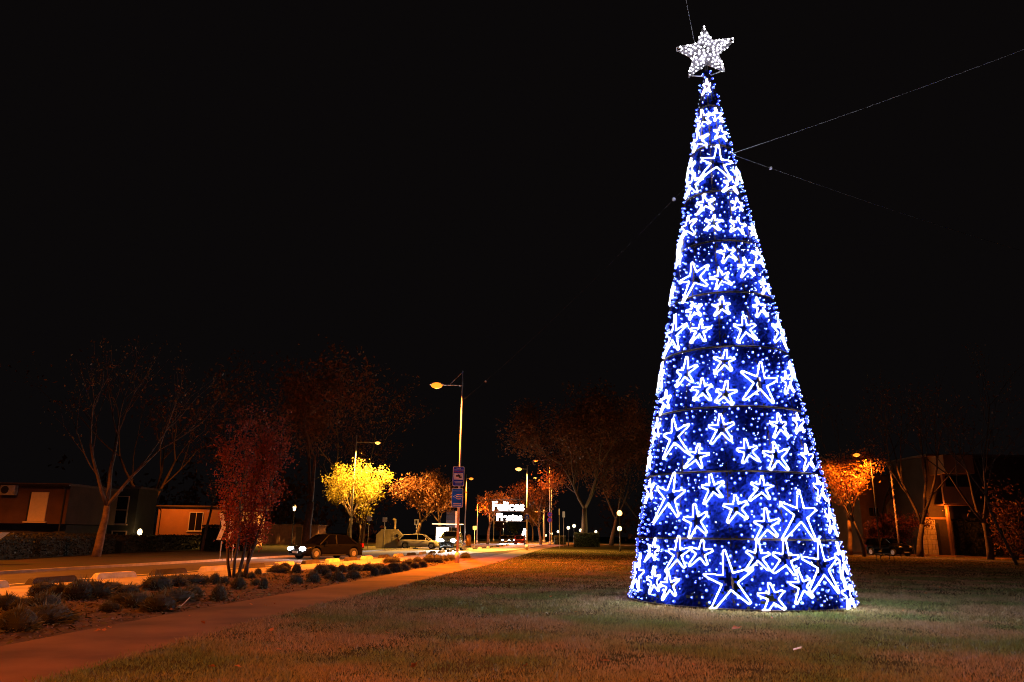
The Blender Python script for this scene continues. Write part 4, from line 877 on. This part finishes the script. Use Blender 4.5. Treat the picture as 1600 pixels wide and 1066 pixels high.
# low brick hut behind the lantern
Y = 92; lx, rx_ = at(398,840,Y).x, at(496,840,Y).x; topz = at(450,821,Y).z; mid = (lx+rx_)/2; Wd = rx_-lx
hut = thing('brick_hut', 'low brick hut behind the old lantern post', 'hut', (mid, Y, 0)); BR_ = mat('hut brick', (.32,.16,.09), .9, 0, .3, 3, .4)
MB().box((0,2,topz/2), (Wd,4,topz)).build('wall', BR_, hut); MB().box((0,1.95,topz+.06), (Wd+.4,4.4,.12)).build('roof', mat('roof slab', (.12,.07,.05), .8), hut)
for i in range(4): MB().box((-Wd/2+Wd*(i+.5)/4,-.05,topz/2), (.35,.1,topz-.05)).build('pier', BR_, hut)
MB().box((Wd*.18,-.02,1.05), (.95,.06,2.1)).build('door', mat('hut door', (.10,.07,.05), .6), hut)
# grey panelled tower behind the shelter
Y = 112; lx, rx_ = at(697,820,Y).x, at(711,820,Y).x; topz = at(704,798,Y).z; mid = (lx+rx_)/2; Wd = rx_-lx
tw = thing('clad_tower', 'grey clad tower block rising behind the bus shelter', 'building', (mid, Y, 0)); MB().box((0,2,topz/2), (Wd,4,topz)).build('wall', mat('grey cladding', (.25,.25,.30), .7), tw)
nb = int(topz/.36)
for i in range(nb): MB().bbox((0,-.03,.18+i*.36), (Wd-.02,.07,.31), .02).build('panel', mat('grey cladding', (.25,.25,.30), .7), tw)
lamp(tw, (-.5,-2.2,.6), 120, (.85,.88,1), 'POINT', .3)
# white cube-topped box at far left edge
b = gr(-34, 882); wb = thing('utility_box', 'pale slanted box standing before the hedge at the left edge', 'utility box', (b.x-.2, b.y, 0), .2)
Hh = at(0,832,b.y).z; MB().add([(-.6,-.5,0),(.55,-.5,0),(.55,.5,0),(-.6,.5,0),(-.6,-.4,Hh*.98),(1.0,-.4,Hh),(1.0,.4,Hh),(-.6,.4,Hh*.98),(-.6,-.45,Hh*.5),(.25,-.45,Hh*.5),(.25,.45,Hh*.5),(-.6,.45,Hh*.5)], [(3,2,1,0),(4,5,6,7),(0,1,9,8),(8,9,5,4),(1,2,10,9),(9,10,6,5),(2,3,11,10),(10,11,7,6),(3,0,8,11),(11,8,4,7)]).build('body', mat('pale box', (.55,.45,.32), .7), wb)
MB().box((-.02,0,.03), (1.4,1.2,.06)).build('plinth', kerb_m, wb)

# hedges: leafy mass over a dark core
def hedge(label, a, b, wd, h, n, seed, leaf=None, grp='hedges', name='hedge', size=.07):
    a, b = Vector(a), Vector(b); L = (b-a).length; rz = math.atan2(b.y-a.y, b.x-a.x); o = thing(name, label, 'hedge', a, rz, grp); g = np.random.default_rng(seed)
    MB().bbox((L/2,0,h*.47), (L,wd*.86,h*.94), .12).build('core', mat('hedge core', (.012,.014,.008), .95), o)
    P = np.stack([g.uniform(0,L,n), g.uniform(-wd/2,wd/2,n), g.uniform(0.03,h,n)],1); f = g.integers(0,3,n)
    P[f==0,2] = h + g.normal(0,.04,(f==0).sum()); P[f==1,1] = -wd/2 + g.normal(0,.03,(f==1).sum()); P[f==2,1] = wd/2 + g.normal(0,.03,(f==2).sum())
    quads('foliage', leaf_quads(random.Random(seed), [Vector(p) for p in P.tolist()], n, size, .02), leaf or L_HDG, o); return o
hedge('dark clipped hedge before the dark house', (at(8,860,38).x, 36.5, 0), (-26.2, 50, 0), 1.0, zt(60,836,40)-.02, 7000, 1, size=.06)
hedge('dark hedge running past the orange house', (-26.0, 50.6, 0), (-27.0, 72, 0), 1.0, zt(240,838,55), 6000, 2, size=.08)
p = at(330,850,60); hedge('dark peaked hedge left of the chevron board', (p.x-.8, 60, 0), (p.x+3.0, 61, 0), 1.2, zt(335,822,60), 2500, 3, size=.09)
p = at(897,853,108); p2 = at(936,853,108); hedge('clipped box bush beside the plane tree trunk', (p.x, 108, 0), (p2.x, 108, 0), 2.0, zt(915,834,108), 3500, 4, L_GRN, name='box_bush', size=.10)
p = at(866,853,130); p2 = at(884,853,130); hedge('small clipped bush left of the plane tree', (p.x, 130, 0), (p2.x, 130, 0), 1.6, zt(875,838,130), 1200, 5, L_GRN, name='box_bush', size=.12)
p = at(1494,865,84); p2 = at(1640,868,80); hedge('tall dark hedge along the side street at right', (p.x, 84, 0), (p2.x, 80, 0), 1.2, zt(1520,812,82), 7000, 6, size=.12)

# right hand houses
PL = mat('beige plaster', (.38,.21,.10), .9, 0, .2, .9, .3); DPL = mat('dim plaster', (.24,.12,.06), .9, 0, .2, .9, .3)  # dim plaster is a darker copy, its dimness put into the colour
Y = 92; lx, rx_ = at(1345,800,Y).x, at(1478,800,Y).x; topz = at(1410,745,Y).z; mid = (lx+rx_)/2; Wd = rx_-lx
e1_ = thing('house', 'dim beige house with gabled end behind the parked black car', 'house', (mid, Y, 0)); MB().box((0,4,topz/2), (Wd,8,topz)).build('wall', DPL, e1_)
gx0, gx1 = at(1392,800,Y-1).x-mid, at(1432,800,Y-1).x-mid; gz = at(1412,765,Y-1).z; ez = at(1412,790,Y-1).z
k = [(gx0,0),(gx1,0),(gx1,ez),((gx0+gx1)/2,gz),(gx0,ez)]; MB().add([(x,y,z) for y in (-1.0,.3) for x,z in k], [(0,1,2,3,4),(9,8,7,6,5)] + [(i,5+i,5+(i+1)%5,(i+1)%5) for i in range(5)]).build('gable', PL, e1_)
p = at(1412,798,Y-1); window(e1_, (p.x-mid,-1.0,p.z), 1.5, .75, DPL, DGL)
MB().box((0,3.9,topz+.1), (Wd+.8,8.8,.2)).build('roof', mat('roof slab', (.12,.07,.05), .8), e1_)
for px in (1365,1455): p = at(px,800,Y); window(e1_, (p.x-mid,0,p.z), 1.3, 1.1, DPL, DGL, nx=2)
# garden wall with bright stone panel and gate frame
Y = 84; a, c_ = at(1428,840,Y), at(1486,840,Y); hgt = at(1450,812,Y).z; mid = (a.x+c_.x)/2; Wd = c_.x-a.x
gw = thing('garden_wall', 'pale stone garden wall and gate opening lit from the street', 'wall', (mid, Y, 0)); STN = mat('pale stone', (.60,.50,.36), .85, 0, .15, 2, .4)
q = random.Random(5); nr = 7; bx0, bx1 = at(1441,840,Y).x-mid, at(1464,840,Y).x-mid
MB().box(((bx0+bx1)/2,.16,hgt/2), (bx1-bx0,.25,hgt)).build('core', mat('mortar', (.35,.28,.2), .9), gw)
for r in range(nr):
    x = bx0; zz = hgt*(r+.5)/nr
    while x < bx1-.1:
        w_ = min(q.uniform(.28,.55), bx1-x); MB().bbox((x+w_/2,.0,zz), (w_-.025,.10,hgt/nr-.025), .015).build('stone', STN, gw); x += w_
gp0, gp1 = at(1468,840,Y).x-mid, at(1484,840,Y).x-mid; gh = at(1475,812,Y).z
MB().box((gp1,.1,gh/2), (.22,.4,gh)).build('gate_post', STN, gw); MB().box(((gp0+gp1)/2-.6,.1,gh+.13), (gp1-gp0+1.6,.42,.24)).build('lintel', PL, gw); MB().box(((gp0+gp1)/2,.35,gh*.42), (.7,.08,gh*.84)).build('gate', mat('gate timber', (.30,.20,.11), .7), gw); MB().box((gp0-.1,.1,gh*.45), (.3,.35,gh*.9)).build('gate_post', DARKMETAL, gw)
lamp(gw, (.5,-1.8,.9+gh), 520, SODIUM, 'POINT', .15); MB().ball((.5,-1.8,.9+gh), .06, 8, 5).build('lamp_bulb', emit('gate lamp', SODIUM, .8), gw); MB().tube([(.5,-1.8,.95+gh),(.5,.1,1.05+gh),(.5,.1,gh+.1)], .02, 5).build('lamp_arm', DARKMETAL, gw)
# red climber over the wall
p = at(1405,850,82.5); cl = thing('climbing_shrub', 'red flowering climber spilling over the garden wall behind the car', 'shrub', (p.x, 82.5, 0)); rnd = random.Random(12)
pts = [Vector((rnd.uniform(-3.4,3.6), rnd.uniform(-.5,.5), max(.4, rnd.gauss(2.7,.9)))) for _ in range(260)]; pts = [v for v in pts if (v.x < 1.3 or v.z > 3.1) and v.z < 4.6 - .16*(v.x-1)**2*.5]
quads('foliage', leaf_quads(rnd, pts, 3600, .14, .22), L_BOU, cl); st_ = MB()
for i in range(6): st_.tube([(-2.4+i,0,0),(-2.3+i*.95,.1,1.4),(-2+i*.9,.0,3.0)], [.05,.04,.02], 5)
st_.build('stems', BARKD, cl)
# farther house at the right edge
Y = 78; lx, rx_ = at(1495,760,Y).x, at(1680,760,Y).x; topz = at(1520,706,Y).z; mid = (lx+rx_)/2; Wd = rx_-lx
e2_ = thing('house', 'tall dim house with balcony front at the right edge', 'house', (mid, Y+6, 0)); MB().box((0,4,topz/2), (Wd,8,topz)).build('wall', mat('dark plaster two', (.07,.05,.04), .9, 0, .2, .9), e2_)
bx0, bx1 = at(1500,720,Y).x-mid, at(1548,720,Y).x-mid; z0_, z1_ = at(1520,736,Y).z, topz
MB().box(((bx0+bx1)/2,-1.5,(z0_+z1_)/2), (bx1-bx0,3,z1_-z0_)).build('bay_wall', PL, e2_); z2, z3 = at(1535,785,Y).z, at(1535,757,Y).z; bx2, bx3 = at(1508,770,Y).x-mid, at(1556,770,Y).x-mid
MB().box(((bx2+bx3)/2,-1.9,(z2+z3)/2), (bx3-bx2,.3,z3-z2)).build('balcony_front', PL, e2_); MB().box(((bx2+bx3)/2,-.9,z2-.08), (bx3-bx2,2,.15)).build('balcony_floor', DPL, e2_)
MB().box(((bx0+bx1)/2+.5,-.03,(z0_+z3)/2), (bx1-bx0-1.5,.06,z0_-z3-.02)).build('window', DGL, e2_); MB().box((bx0+.6,-1.4,z0_/2), (.24,.4,z0_)).build('pillar', DPL, e2_); MB().box((0,3.0,topz+.1), (Wd+.8,9.5,.22)).build('roof', mat('roof slab', (.12,.07,.05), .8), e2_)
p = at(1585,860,66); rsb = thing('garden_shrub', 'leafy dark shrub at the right edge catching orange light', 'shrub', (p.x, 66, 0)); rnd = random.Random(15)
pts = [Vector((rnd.gauss(0,.9), rnd.gauss(0,.7), abs(rnd.gauss(2.6,1.5))+.2)) for _ in range(160)]; quads('foliage', leaf_quads(rnd, pts, 1300, .15, .3), L_RUST, rsb); st_ = MB()
for i in range(5): st_.tube([(-.2+i*.1,0,0),(-.6+i*.3,.1,2.0),(-1+i*.5,0,4.4)], [.06,.04,.015], 5)
st_.build('stems', BARKD, rsb)
# dark wood closing the view at the end of the park and of the avenue: reads as one mass
g = np.random.default_rng(3); pts = []
for x, y, h_ in [(x, 175 + 12*math.sin(x*.3), 9 + 3*math.sin(x*1.3)) for x in np.arange(26, 120, 2.5)] + [(x, 130 + 8*math.sin(x*.4), 9 + 3*math.sin(x)) for x in np.arange(-70, -22, 2.5)]:
    for _ in range(14): pts.append(Vector((x + g.normal(0,1.6), y + g.normal(0,2), abs(g.normal(h_*.55, h_*.28)))))
tag(quads('distant_wood', leaf_quads(random.Random(2), pts, 9000, .5, .8), L_RUST), 'dark far wood closing the view behind the park', 'wood', kind='stuff')
